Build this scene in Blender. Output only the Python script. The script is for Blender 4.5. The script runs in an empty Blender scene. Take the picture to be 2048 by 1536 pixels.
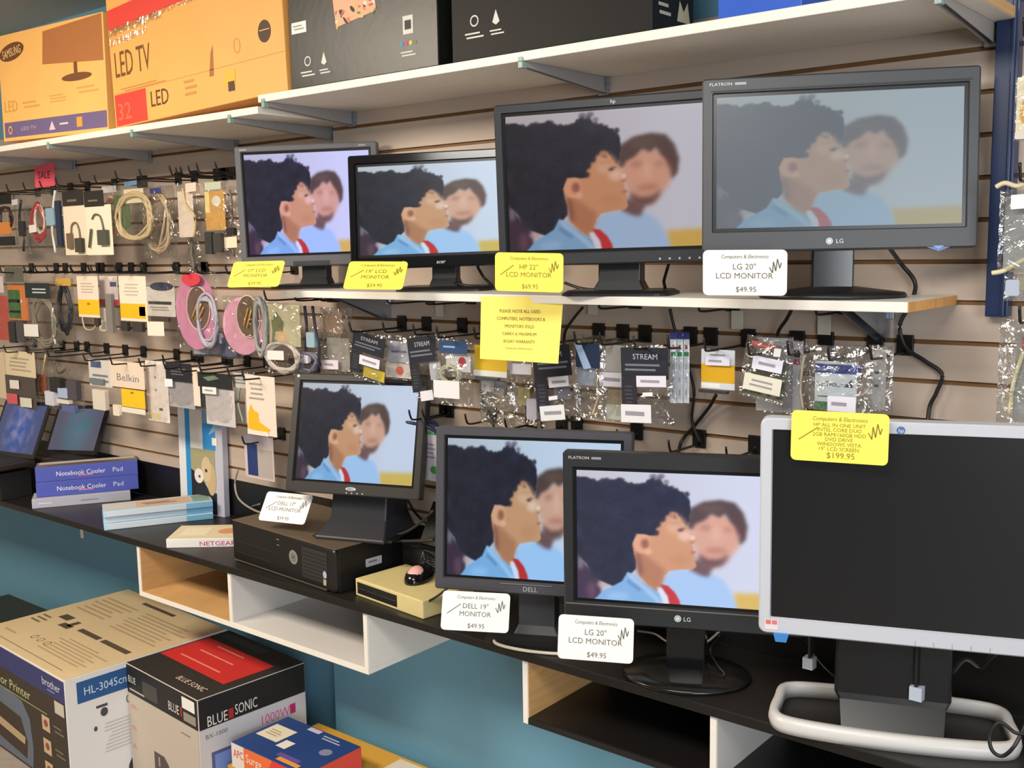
import bpy, math, random
import numpy as np
from mathutils import Matrix, Vector
random.seed(7)
R = math.radians
# ------------------------------------------------------------------ camera, world, lights
CH = 1.62                       # eye height
F = 2116.7                      # focal length in pixels of the 2048 x 1536 frame
CM = np.array([[0.77542989, 0.63120326, -0.01705669],
               [0.06782295, -0.1101157, -0.99160203],
               [-0.62778064, 0.76776102, -0.12819707]])
cam = bpy.data.objects.new('camera', bpy.data.cameras.new('camera'))
bpy.context.scene.collection.objects.link(cam)
cam.data.sensor_width = 36.0
cam.data.sensor_fit = 'HORIZONTAL'
cam.data.lens = 36.0 * F / 2048
cam.data.clip_start = 0.05
rx_, dn_, fw_ = CM
cam.matrix_world = Matrix(((rx_[0], -dn_[0], -fw_[0], 0), (rx_[1], -dn_[1], -fw_[1], 0),
                           (rx_[2], -dn_[2], -fw_[2], CH), (0, 0, 0, 1)))
SC = bpy.context.scene
SC.camera = cam
SC.view_settings.view_transform = 'Standard'
SC.view_settings.look = 'None'
SC.view_settings.gamma = 1
SC.view_settings.use_curve_mapping = False
SC.view_settings.exposure = 0.1
w = bpy.data.worlds.new('world'); SC.world = w; w.use_nodes = True
w.node_tree.nodes['Background'].inputs[0].default_value = (0.93, 0.96, 1.0, 1)
w.node_tree.nodes['Background'].inputs[1].default_value = 1.05
def area(name, loc, target, size, sizey, power, col):
    l = bpy.data.lights.new(name, 'AREA'); l.shape = 'RECTANGLE'; l.size = size; l.size_y = sizey
    l.energy = power; l.color = col
    o = bpy.data.objects.new(name, l); SC.collection.objects.link(o); o.location = loc
    d = Vector(target) - Vector(loc); o.rotation_euler = d.to_track_quat('-Z', 'Y').to_euler()
    return o
area('ceiling_lamp_near', (-0.6, 0.2, 2.44), (-0.6, 0.9, 0.0), 1.2, 0.6, 40, (1.0, 0.96, 0.9))
area('ceiling_lamp_left', (-3.0, 0.2, 2.44), (-3.0, 0.9, 0.0), 1.2, 0.6, 74, (1.0, 0.87, 0.70))
area('window_light', (2.4, -1.6, 1.7), (-1.6, 2.0, 1.0), 1.6, 1.4, 70, (0.9, 0.95, 1.0))

def at(px, py, Y=None, Z=None, X=None):
    """world point seen at a pixel, on the plane Y= , Z= (height above floor) or X="""
    d = CM.T @ np.array([(px - 1024) / F, (py - 768) / F, 1.0])
    if Y is not None: t = Y / d[1]
    elif Z is not None: t = (Z - CH) / d[2]
    else: t = X / d[0]
    return Vector((d[0] * t, d[1] * t, d[2] * t + CH))

# ------------------------------------------------------------------ materials
def lin(c):
    return tuple((x / 255 / 12.92) if x / 255 <= 0.04045 else ((x / 255 + 0.055) / 1.055) ** 2.4 for x in c) + (1,)
_m = {}
def M(name, col=(128, 128, 128), rough=0.5, metal=0.0, noise=0.0, nscale=30, stretch=(1, 1, 1), bump=0.0, coat=0.0, spec=0.5):
    if name in _m: return _m[name]
    m = bpy.data.materials.new(name); m.use_nodes = True
    nt = m.node_tree; b = nt.nodes['Principled BSDF']
    b.inputs['Base Color'].default_value = lin(col); b.inputs['Roughness'].default_value = rough
    b.inputs['Metallic'].default_value = metal; b.inputs['Coat Weight'].default_value = coat
    b.inputs['Specular IOR Level'].default_value = spec
    if noise or bump:
        tc = nt.nodes.new('ShaderNodeTexCoord'); mp = nt.nodes.new('ShaderNodeMapping')
        mp.inputs['Scale'].default_value = stretch
        n = nt.nodes.new('ShaderNodeTexNoise'); n.inputs['Scale'].default_value = nscale; n.inputs['Detail'].default_value = 4
        nt.links.new(tc.outputs['Object'], mp.inputs[0]); nt.links.new(mp.outputs[0], n.inputs['Vector'])
        if noise:
            mx = nt.nodes.new('ShaderNodeMix'); mx.data_type = 'RGBA'
            a = lin(tuple(max(0, c * (1 - noise)) for c in col)); d = lin(tuple(min(255, c * (1 + noise)) for c in col))
            mx.inputs[6].default_value = a; mx.inputs[7].default_value = d
            nt.links.new(n.outputs['Fac'], mx.inputs[0]); nt.links.new(mx.outputs[2], b.inputs['Base Color'])
        if bump:
            bp = nt.nodes.new('ShaderNodeBump'); bp.inputs['Strength'].default_value = bump; bp.inputs['Distance'].default_value = 0.003
            nt.links.new(n.outputs['Fac'], bp.inputs['Height']); nt.links.new(bp.outputs[0], b.inputs['Normal'])
    _m[name] = m
    return m
def C(col, rough=0.55):
    """plain printed or moulded colour"""
    return M('colour_%d_%d_%d_%d' % (col[0], col[1], col[2], int(rough * 100)), col, rough)
def plastic(name, tint, haze):
    m = bpy.data.materials.new(name); m.use_nodes = True; nt = m.node_tree; nt.nodes.clear()
    out = nt.nodes.new('ShaderNodeOutputMaterial')
    tr = nt.nodes.new('ShaderNodeBsdfTransparent'); tr.inputs[0].default_value = lin(tint)
    gl = nt.nodes.new('ShaderNodeBsdfGlossy'); gl.inputs['Color'].default_value = (1, 1, 1, 1); gl.inputs['Roughness'].default_value = 0.14
    tc = nt.nodes.new('ShaderNodeTexCoord'); n = nt.nodes.new('ShaderNodeTexNoise'); n.inputs['Scale'].default_value = 38
    n.inputs['Distortion'].default_value = 1.2
    bp = nt.nodes.new('ShaderNodeBump'); bp.inputs['Strength'].default_value = 1.0; bp.inputs['Distance'].default_value = 0.006
    nt.links.new(tc.outputs['Object'], n.inputs['Vector']); nt.links.new(n.outputs['Fac'], bp.inputs['Height'])
    nt.links.new(bp.outputs[0], gl.inputs['Normal'])
    rp = nt.nodes.new('ShaderNodeMapRange'); rp.inputs[1].default_value = 0.35; rp.inputs[2].default_value = 0.75
    rp.inputs[3].default_value = haze * 0.4; rp.inputs[4].default_value = haze * 2.0
    nt.links.new(n.outputs['Fac'], rp.inputs[0])
    mx = nt.nodes.new('ShaderNodeMixShader'); nt.links.new(rp.outputs[0], mx.inputs[0])
    nt.links.new(tr.outputs[0], mx.inputs[1]); nt.links.new(gl.outputs[0], mx.inputs[2]); nt.links.new(mx.outputs[0], out.inputs[0])
    return m
POLY = plastic('clear_polythene', (248, 248, 248), 0.12)
POLYH = plastic('cloudy_polythene', (244, 245, 245), 0.2)
WHITE = M('white_laminate', (236, 230, 220), 0.4, noise=0.02)
COUNTER = M('black_counter_laminate', (30, 27, 25), 0.42, noise=0.25, nscale=9)
COUNTERE = M('black_counter_edge', (17, 16, 15), 0.4)
SLAT = M('slatwall_face', (192, 175, 161), 0.5, noise=0.05, nscale=5, stretch=(1, 1, 9))
GROOVE = M('slatwall_groove', (120, 84, 46), 0.6, noise=0.15, nscale=20)
TEAL = M('teal_wall_paint', (112, 166, 192), 0.6, noise=0.03, nscale=4)
STEEL = M('zinc_steel', (170, 176, 186), 0.28, 0.9)
GREYST = M('grey_painted_steel', (150, 147, 146), 0.45)
BLK = M('black_plastic', (26, 26, 28), 0.4)
BLKG = M('gloss_black_plastic', (16, 17, 20), 0.12)
CHAR = M('charcoal_plastic', (62, 62, 66), 0.45)
HOOKM = M('black_hook_wire', (20, 18, 18), 0.4)
WOOD = M('pine_veneer', (206, 160, 104), 0.5, noise=0.12, nscale=6, stretch=(2, 1, 14))
OAK = M('orange_veneer', (214, 158, 92), 0.5, noise=0.15, nscale=7, stretch=(12, 12, 1))
PAPERW = M('white_card', (238, 236, 230), 0.55)
PAPERY = M('yellow_card', (250, 235, 92), 0.55)
INK = M('black_ink', (104, 100, 98), 0.6)
YINK = M('olive_ink', (140, 122, 40), 0.6)

# ------------------------------------------------------------------ mesh building
def crom(pts, n=6, closed=False):
    P = [Vector(p) for p in pts]; out = []
    L = len(P)
    for i in range(L if closed else L - 1):
        if closed: a, b, c, d = P[i - 1], P[i], P[(i + 1) % L], P[(i + 2) % L]
        else: a, b, c, d = P[max(i - 1, 0)], P[i], P[i + 1], P[min(i + 2, L - 1)]
        for k in range(n):
            t = k / n
            out.append(0.5 * ((2 * b) + (c - a) * t + (2 * a - 5 * b + 4 * c - d) * t * t + (3 * b - a - 3 * c + d) * t ** 3))
    if not closed: out.append(P[-1])
    return out
def rrect(x0, z0, x1, z1, r, n=4):
    pts = []
    for cx, cz, a in ((x1 - r, z1 - r, 0), (x0 + r, z1 - r, 90), (x0 + r, z0 + r, 180), (x1 - r, z0 + r, 270)):
        for k in range(n + 1):
            t = R(a + 90 * k / n); pts.append((cx + r * math.cos(t), cz + r * math.sin(t)))
    return pts
_txt = {}
def text_mesh(s):
    if s not in _txt:
        cu = bpy.data.curves.new('t', 'FONT'); cu.body = s; cu.size = 1; cu.resolution_u = 2
        o = bpy.data.objects.new('t', cu); SC.collection.objects.link(o)
        dg = bpy.context.evaluated_depsgraph_get(); me = o.evaluated_get(dg).to_mesh()
        v = [(p.co.x, p.co.y) for p in me.vertices]; f = [tuple(p.vertices) for p in me.polygons]
        o.evaluated_get(dg).to_mesh_clear(); bpy.data.objects.remove(o); bpy.data.curves.remove(cu)
        if v:
            x0 = min(p[0] for p in v); x1 = max(p[0] for p in v)
            v = [(p[0] - x0, p[1]) for p in v]
            _txt[s] = (v, f, x1 - x0)
        else: _txt[s] = ([], [], 1)
    return _txt[s]
class MB:
    def __init__(s): s.v = []; s.f = []; s.mi = []; s.sm = []; s.mats = []; s.X = Matrix()
    def add(s, vs, fs, mat, smooth=False):
        if mat not in s.mats: s.mats.append(mat)
        k = s.mats.index(mat); b = len(s.v)
        s.v += [tuple(s.X @ Vector(p)) for p in vs]
        for f in fs: s.f.append(tuple(i + b for i in f)); s.mi.append(k); s.sm.append(smooth)
        return s
    def box(s, x0, y0, z0, x1, y1, z1, mat):
        return s.add([(x0, y0, z0), (x1, y0, z0), (x1, y1, z0), (x0, y1, z0), (x0, y0, z1), (x1, y0, z1), (x1, y1, z1), (x0, y1, z1)],
                     [(0, 1, 5, 4), (1, 2, 6, 5), (2, 3, 7, 6), (3, 0, 4, 7), (4, 5, 6, 7), (3, 2, 1, 0)], mat)
    def rect(s, x0, z0, x1, z1, mat, y=-0.0006):
        return s.add([(x0, y, z0), (x1, y, z0), (x1, y, z1), (x0, y, z1)], [(0, 1, 2, 3)], mat)
    def poly(s, pts, mat, y=-0.0006):
        return s.add([(p[0], y, p[1]) for p in pts], [tuple(range(len(pts)))], mat)
    def oval(s, cx, cz, rx, rz, mat, y=-0.0006, a=0, n=20):
        ca, sa = math.cos(R(a)), math.sin(R(a))
        return s.poly([(cx + rx * math.cos(t) * ca - rz * math.sin(t) * sa, cz + rx * math.cos(t) * sa + rz * math.sin(t) * ca)
                       for t in [2 * math.pi * k / n for k in range(n)]], mat, y)
    def ring(s, cx, cz, rx, rz, wd, mat, y=-0.0006, n=20):
        vs = []; 
        for k in range(n):
            t = 2 * math.pi * k / n
            vs += [(cx + rx * math.cos(t), y, cz + rz * math.sin(t)), (cx + (rx - wd) * math.cos(t), y, cz + (rz - wd) * math.sin(t))]
        return s.add(vs, [(2 * k, 2 * ((k + 1) % n), 2 * ((k + 1) % n) + 1, 2 * k + 1) for k in range(n)], mat)
    def prism(s, pts, y0, y1, mat):
        n = len(pts)
        return s.add([(p[0], y0, p[1]) for p in pts] + [(p[0], y1, p[1]) for p in pts],
                     [tuple(range(n)), tuple(range(2 * n - 1, n - 1, -1))] + [((i + 1) % n, i, i + n, (i + 1) % n + n) for i in range(n)], mat)
    def slab(s, pts, z0, z1, mat):
        n = len(pts)
        return s.add([(p[0], p[1], z0) for p in pts] + [(p[0], p[1], z1) for p in pts],
                     [tuple(range(n - 1, -1, -1)), tuple(range(n, 2 * n))] + [(i, (i + 1) % n, (i + 1) % n + n, i + n) for i in range(n)], mat)
    def loft(s, loops, mat, smooth=False, cap=True):
        n = len(loops[0]); fs = []
        for k in range(len(loops) - 1):
            for i in range(n): fs.append((k * n + i, k * n + (i + 1) % n, (k + 1) * n + (i + 1) % n, (k + 1) * n + i))
        if cap: fs += [tuple(range(n - 1, -1, -1)), tuple(range((len(loops) - 1) * n, len(loops) * n))]
        return s.add([p for l in loops for p in l], fs, mat, smooth)
    def tube(s, pts, r, mat, seg=8, n=6, closed=False, raw=False):
        P = [Vector(p) for p in pts] if raw else crom(pts, n, closed)
        loops = []; L = len(P); up = Vector((0, 0, 1))
        for i, p in enumerate(P):
            d = (P[(i + 1) % L] - P[i - 1]) if closed else (P[min(i + 1, L - 1)] - P[max(i - 1, 0)])
            if d.length < 1e-9: d = Vector((1, 0, 0))
            d.normalize()
            a = d.cross(up)
            if a.length < 0.05: a = d.cross(Vector((0, 1, 0)))
            a.normalize(); b = d.cross(a)
            loops.append([tuple(p + a * r * math.cos(2 * math.pi * k / seg) + b * r * math.sin(2 * math.pi * k / seg)) for k in range(seg)])
        if closed: loops.append(loops[0])
        return s.loft(loops, mat, True, not closed)
    def lathe(s, prof, mat, c=(0, 0), sx=1, sy=1, n=32):
        loops = [[(c[0] + r * sx * math.cos(2 * math.pi * k / n), c[1] + r * sy * math.sin(2 * math.pi * k / n), z) for k in range(n)] for r, z in prof]
        return s.loft(loops, mat, True)
    def text(s, t, x, z, h, mat, w=None, y=-0.0009, align='C', rot=0, slant=0):
        v, f, tw = text_mesh(t)
        if not v: return s
        k = h / 0.72; kx = (w / tw) if w else k
        ox = {'C': -tw * kx / 2, 'L': 0, 'R': -tw * kx}[align]
        ca, sa = math.cos(R(rot)), math.sin(R(rot)); vs = []
        for px, pz in v:
            a = px * kx + ox + slant * pz * k; b = pz * k - h / 2
            vs.append((x + a * ca - b * sa, y, z + a * sa + b * ca))
        return s.add(vs, f, mat)
    def bars(s, x0, z0, x1, z1, n, mat, y=-0.0008, seed=1):
        r = random.Random(seed); st = (z1 - z0) / n
        for k in range(n):
            a = z1 - st * (k + 0.25); s.rect(x0 + (x1 - x0) * r.uniform(0, 0.12), a - st * 0.42, x1 - (x1 - x0) * r.uniform(0, 0.3), a, mat, y)
        return s
    def build(s, name, parent=None, bevel=0, loc=None, label=None, bseg=2):
        me = bpy.data.meshes.new(name); me.from_pydata(s.v, [], s.f)
        for m in s.mats: me.materials.append(m)
        me.polygons.foreach_set('material_index', s.mi); me.polygons.foreach_set('use_smooth', s.sm)
        me.update()
        o = bpy.data.objects.new(name, me); SC.collection.objects.link(o)
        if parent: o.parent = parent
        if loc is not None: o.location = loc
        if label: o['label'] = label
        if bevel:
            b = o.modifiers.new('bevel', 'BEVEL'); b.width = bevel; b.segments = bseg; b.limit_method = 'ANGLE'; b.angle_limit = R(50)
            b.harden_normals = False
        return o
def tag(o, label, cat, group=None):
    o['label'] = label; o['category'] = cat
    if group: o['group'] = group
    return o
def thing(name, label, cat, loc, rz=0, group=None, rot=None):
    o = bpy.data.objects.new(name, None); SC.collection.objects.link(o); o.empty_display_size = 0.05
    o.location = loc; o.rotation_euler = rot if rot else (0, 0, rz)
    return tag(o, label, cat, group)
def struct(mb, name, bevel=0):
    o = mb.build(name, bevel=bevel); o['kind'] = 'structure'; return o
def dup(root, loc, label=None, group=None, rz=None):
    r = root.copy(); SC.collection.objects.link(r); r.location = loc
    if rz is not None: r.rotation_euler = (0, 0, rz)
    if label: r['label'] = label
    if group: r['group'] = group
    for ch in [c for c in bpy.data.objects if c.parent == root]:
        c = ch.copy(); SC.collection.objects.link(c); c.parent = r
    return r
def face_right(mb, x, H=0):      # 2D drawing on the +x side: drawing x runs to the back
    mb.X = Matrix(((0, -1, 0, x), (1, 0, 0, 0), (0, 0, 1, 0), (0, 0, 0, 1)))
def face_top(mb, z):             # drawing x = local x, drawing z = local y
    mb.X = Matrix(((1, 0, 0, 0), (0, 0, 1, 0), (0, -1, 0, z), (0, 0, 0, 1)))
def face_front(mb): mb.X = Matrix()
# ------------------------------------------------------------------ setting
WY, WYL = 2.066, 2.125            # right slatwall face, left slatwall face (set back)
Z = lambda r: CH + r
XS = -2.33
b = MB(); b.box(-6, -3.2, -0.05, 3, 2.3, 0, M('floor_vinyl', (150, 142, 132), 0.5, noise=0.1)); struct(b, 'floor')
b = MB(); b.box(-6, -3.2, 2.5, 3, 2.3, 2.55, M('ceiling_paint', (196, 190, 182), 0.8, noise=0.02)); struct(b, 'ceiling')
b = MB()
b.box(-2.436, WY + 0.014, 0, 2.0, 2.25, Z(-.895), TEAL); b.box(XS, WY + 0.014, Z(-.895), 2.0, 2.25, 2.5, TEAL); b.box(-6, WYL + 0.014, 0, -2.436, 2.25, 2.5, TEAL); b.box(-2.436, WYL + 0.014, Z(-.895), XS, 2.25, 2.5, TEAL)
struct(b, 'wall_back')
b = MB(); b.box(-6.05, -3.2, 0, -6, 2.25, 2.5, M('cream_wall_paint', (205, 196, 180), 0.7)); struct(b, 'wall_left')
b = MB(); b.box(-6, -3.25, 0, 3, -3.2, 2.5, M('grey_wall_paint', (150, 146, 140), 0.7)); struct(b, 'wall_front')
def slatwall(name, x0, x1, ys, zs, ztop, zbot):
    b = MB(); zs = sorted(zs); e = 0.0045
    edges = [zbot] + [v for z in zs for v in (z - e, z + e)] + [ztop]
    for i in range(0, len(edges), 2):
        b.box(x0, ys, Z(edges[i]), x1, ys + 0.009, Z(edges[i + 1]), SLAT)
    for z in zs: b.box(x0 + 0.001, ys + 0.0065, Z(z - e), x1 - 0.001, ys + 0.009, Z(z + e), GROOVE)
    b.box(x0, ys + 0.009, Z(zbot), x1, ys + 0.013, Z(ztop), GROOVE)
    return struct(b, name)
slatwall('trim_1', XS, 0.9, WY, [0.4164 - 0.0762 * k for k in range(0, 16)], 0.474, -0.765)
slatwall('trim_2', -5.6, XS - 0.002, WYL, [0.411 - 0.0757 * k for k in range(0, 16)], 0.474, -0.765)
b = MB(); b.box(XS, WY - .002, Z(-.8925), .6, WY + .0135, Z(-.766), COUNTERE); b.box(-5.6, WYL - .002, Z(-.8925), XS - .001, WYL + .0135, Z(-.766), COUNTERE); struct(b, 'trim_3')
b = MB(); b.box(-0.551, 2.036, Z(-0.14), -0.512, WY - 0.0005, 2.49, M('navy_post_paint', (24, 44, 82), 0.35)); b.box(-0.524, 2.030, Z(-0.14), -0.517, 2.036, 2.49, M('navy_post_paint'))
tag(b.build('corner_post', bevel=0.002), 'dark blue vertical post on the slatwall at the right side', 'post')

# shelves
def shelf(name, label, x0, x1, y0, y1, ztop, th, endmat=None):
    b = MB(); b.box(x0, y0, Z(ztop - th), x1, y1, Z(ztop), WHITE)
    t = thing(name, label, 'shelf', ((x0 + x1) / 2, (y0 + y1) / 2, Z(ztop - th)))
    o = b.build('board', t, bevel=0.0015); o.location = -t.location
    if endmat:
        b = MB(); b.box(x1, y0 + 0.0005, Z(ztop - th) + 0.0005, x1 + 0.001, y1, Z(ztop) - 0.0005, endmat)
        o = b.build('edge_band', t, label='bare orange wood end of the shelf'); o.location = -t.location
    return t
SH1 = shelf('wall_shelf', 'long white upper shelf board carrying the black printer boxes', -2.268, -0.52, 1.76, WY - 0.001, 0.399, 0.019, WOOD)
SH2 = shelf('wall_shelf', 'white upper shelf board at left carrying the orange monitor box', -5.0, -2.271, 1.76, WYL - 0.001, 0.372, 0.019)
SH3 = shelf('wall_shelf', 'white middle shelf holding the four upper monitors', -2.262, -0.61, 1.80, WY - 0.001, -0.103, 0.018, OAK)

# shelf brackets
def bracket(label, X, y0, yw, zt, L=None, group=None):
    t = thing('shelf_bracket', label, 'bracket', (X, yw, Z(zt)), 0, group)
    n = yw - y0
    b = MB(); b.slab([(-0.006, -n + 0.012), (0.006, -n + 0.012), (0.006, -0.01), (-0.006, -0.01)], -0.003, -0.0005, GREYST)
    for s in (-1, 1):
        q = [(-n + 0.012, -0.0005), (-0.006, -0.0005), (-0.006, -0.034), (-0.03, -0.034), (-n + 0.012, -0.012)]
        x = s * 0.006
        b.add([(x, p[0], p[1]) for p in q] + [(x + 0.001, p[0], p[1]) for p in q],
              [(0, 1, 2, 3, 4), (9, 8, 7, 6, 5)] + [(i, (i + 1) % 5, (i + 1) % 5 + 5, i + 5) for i in range(5)], GREYST)
    b.build('arm', t)
    b = MB(); b.box(-0.014, -0.008, -0.04, 0.014, -0.001, -0.001, STEEL); b.box(-0.018, -0.012, -0.03, -0.008, -0.004, 0.0, STEEL); b.box(0.008, -0.012, -0.03, 0.018, -0.004, 0.0, STEEL)
    b.box(-0.02, -0.014, -0.018, 0.02, -0.006, -0.013, STEEL)
    b.build('wall_hook', t, bevel=0.0015)
    b = MB(); b.box(-0.006, -n - 0.004, -0.014, 0.006, -n + 0.012, -0.001, M('teal_plastic_clip', (140, 166, 158), 0.35))
    b.box(-0.006, -n - 0.004, -0.001, 0.006, -n - 0.0015, 0.008, M('teal_plastic_clip'))
    b.build('front_clip', t, bevel=0.0015, label='pale green plastic clip on the shelf edge')
for i, (X, yw, zt, lb) in enumerate([(-0.563, WY, 0.380, 'above the largest upper monitor'),
        (-1.40, WY, 0.380, 'above the third upper monitor from the left'),
        (-2.245, WY, 0.380, 'at the joint of the two shelf boards'),
        (-2.39, WYL, 0.353, 'just left of the shelf joint'),
        (-2.86, WYL, 0.353, 'under the middle of the tall red and orange box'),
        (-3.35, WYL, 0.353, 'under the smaller orange box, above the pink sign'),
        (-3.86, WYL, 0.353, 'nearest the left edge of the photo')]):
    bracket('grey bracket under the top shelf, ' + lb, X, 1.76, yw, zt)
def vbracket(label, X, zt):
    t = thing('shelf_bracket', label, 'bracket', (X, WY, Z(zt)))
    b = MB()
    for s in (-1, 1):
        x = s * 0.012
        q = [(-0.2, -0.001), (-0.001, -0.001), (-0.001, -0.075), (-0.02, -0.07)]
        b.add([(x, p[0], p[1]) for p in q] + [(x + 0.0012, p[0], p[1]) for p in q],
              [(0, 1, 2, 3), (7, 6, 5, 4)] + [(i, (i + 1) % 4, (i + 1) % 4 + 4, i + 4) for i in range(4)], STEEL)
    b.box(-0.012, -0.006, -0.06, 0.012, -0.001, -0.001, STEEL)
    b.build('arm', t)
    for s in (-0.022, 0.0132): MB().box(s, -0.01, -0.03, s + .009, -0.002, -0.004, STEEL).build('wall_hook', t, bevel=0.001)
vbracket('shiny steel bracket under the right end of the middle shelf', -0.745, -0.121)
vbracket('shiny steel bracket under the left part of the middle shelf', -2.13, -0.121)

# counter and cubbies
t = thing('wall_counter', 'long black laminate counter along the wall carrying the lower monitors', 'counter', (-2.4, 1.9, Z(-0.913)))
b = MB(); b.slab([(-5.6, 1.757), (0.6, 1.757), (0.6, WY - 0.003), (-2.33, WY - 0.003), (-2.33, WYL - 0.003), (-5.6, WYL - 0.003)], Z(-0.912), Z(-0.893), COUNTER)
o = b.build('worktop', t, bevel=0.001); o.location = -t.location
b = MB(); b.box(-5.6, 1.7545, Z(-0.9125), 0.6, 1.757, Z(-0.8935), COUNTERE); o = b.build('front_edge', t, bevel=0.001); o.location = -t.location
def cubby(label, x0, x1, zb, zt, yb, left, right, bottom, inner_l, inner_b, back, edge=WHITE):
    t = thing('cubby_unit', label, 'cubby', ((x0 + x1) / 2, 1.762, Z(zb)))
    th = 0.014; off = -t.location
    def pt(n, fn, lab=None):
        m = MB(); fn(m); o = m.build(n, t, bevel=0.0008, label=lab); o.location = off
    def side(x, inn):
        def f(m):
            m.box(x, 1.762, Z(zb), x + th, yb, Z(zt), edge)
            m.box(x + th, 1.765, Z(zb + th), x + th + 0.001, yb, Z(zt), inn)
        return f
    if left: pt('side_panel', side(x0, inner_l))
    if right: pt('side_panel', side(x1 - th, edge))
    def bot(m):
        m.box(x0 + (th if left else 0), 1.762, Z(zb), x1 - (th if right else 0), yb, Z(zb + th), bottom)
        m.box(x0 + (th + 0.001 if left else 0), 1.765, Z(zb + th), x1 - (th if right else 0), yb, Z(zb + th + 0.001), inner_b)
    pt('bottom_panel', bot)
    def bk(m): m.box(x0 + (th + 0.001 if left else 0), yb - 0.008, Z(zb + th + 0.001), x1 - (th if right else 0), yb, Z(zt), back)
    pt('back_panel', bk)
    return t
WIN = M('white_inner_laminate', (214, 210, 206), 0.45)
cubby('open cubby with orange wood inside and white edges under the counter, left one', -2.985, -2.512, -1.077, -0.9125, WYL + 0.013, True, False, WHITE, WOOD, WOOD, WOOD)
cubby('open white cubby under the counter below the small desktop computer', -2.512, -1.93, -1.077, -0.9125, WY + 0.013, True, True, WHITE, WIN, WIN, WIN)
cubby('open cubby with wood left side and black bottom under the counter at right', -1.425, -0.955, -1.062, -0.9125, WY + 0.013, True, False, M('black_laminate', (24, 22, 22), 0.4), WOOD, M('black_laminate'), M('black_laminate'))
cubby('rightmost open cubby with a white divider and dark inside', -0.955, -0.3, -1.062, -0.9125, WY + 0.013, True, True, M('black_laminate'), WIN, M('black_laminate'), M('black_laminate'))
b = MB(); b.box(-3.645, 1.93, Z(-1.035), -3.63, 1.933, Z(-0.9125), WHITE); b.box(-3.645, 1.93, Z(-0.925), -3.63, 2.1, Z(-0.9125), WHITE)
b.add([(-3.64, 1.931, Z(-0.925)), (-3.64, 2.12, Z(-0.925)), (-3.64, 2.12, Z(-1.06)), (-3.638, 1.931, Z(-0.925)), (-3.638, 2.12, Z(-0.925)), (-3.638, 2.12, Z(-1.06))], [(0, 1, 2), (5, 4, 3), (0, 3, 4, 1), (1, 4, 5, 2), (2, 5, 3, 0)], WHITE)
tag(b.build('shelf_bracket'), 'small white bracket under the black counter at left', 'bracket')

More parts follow.
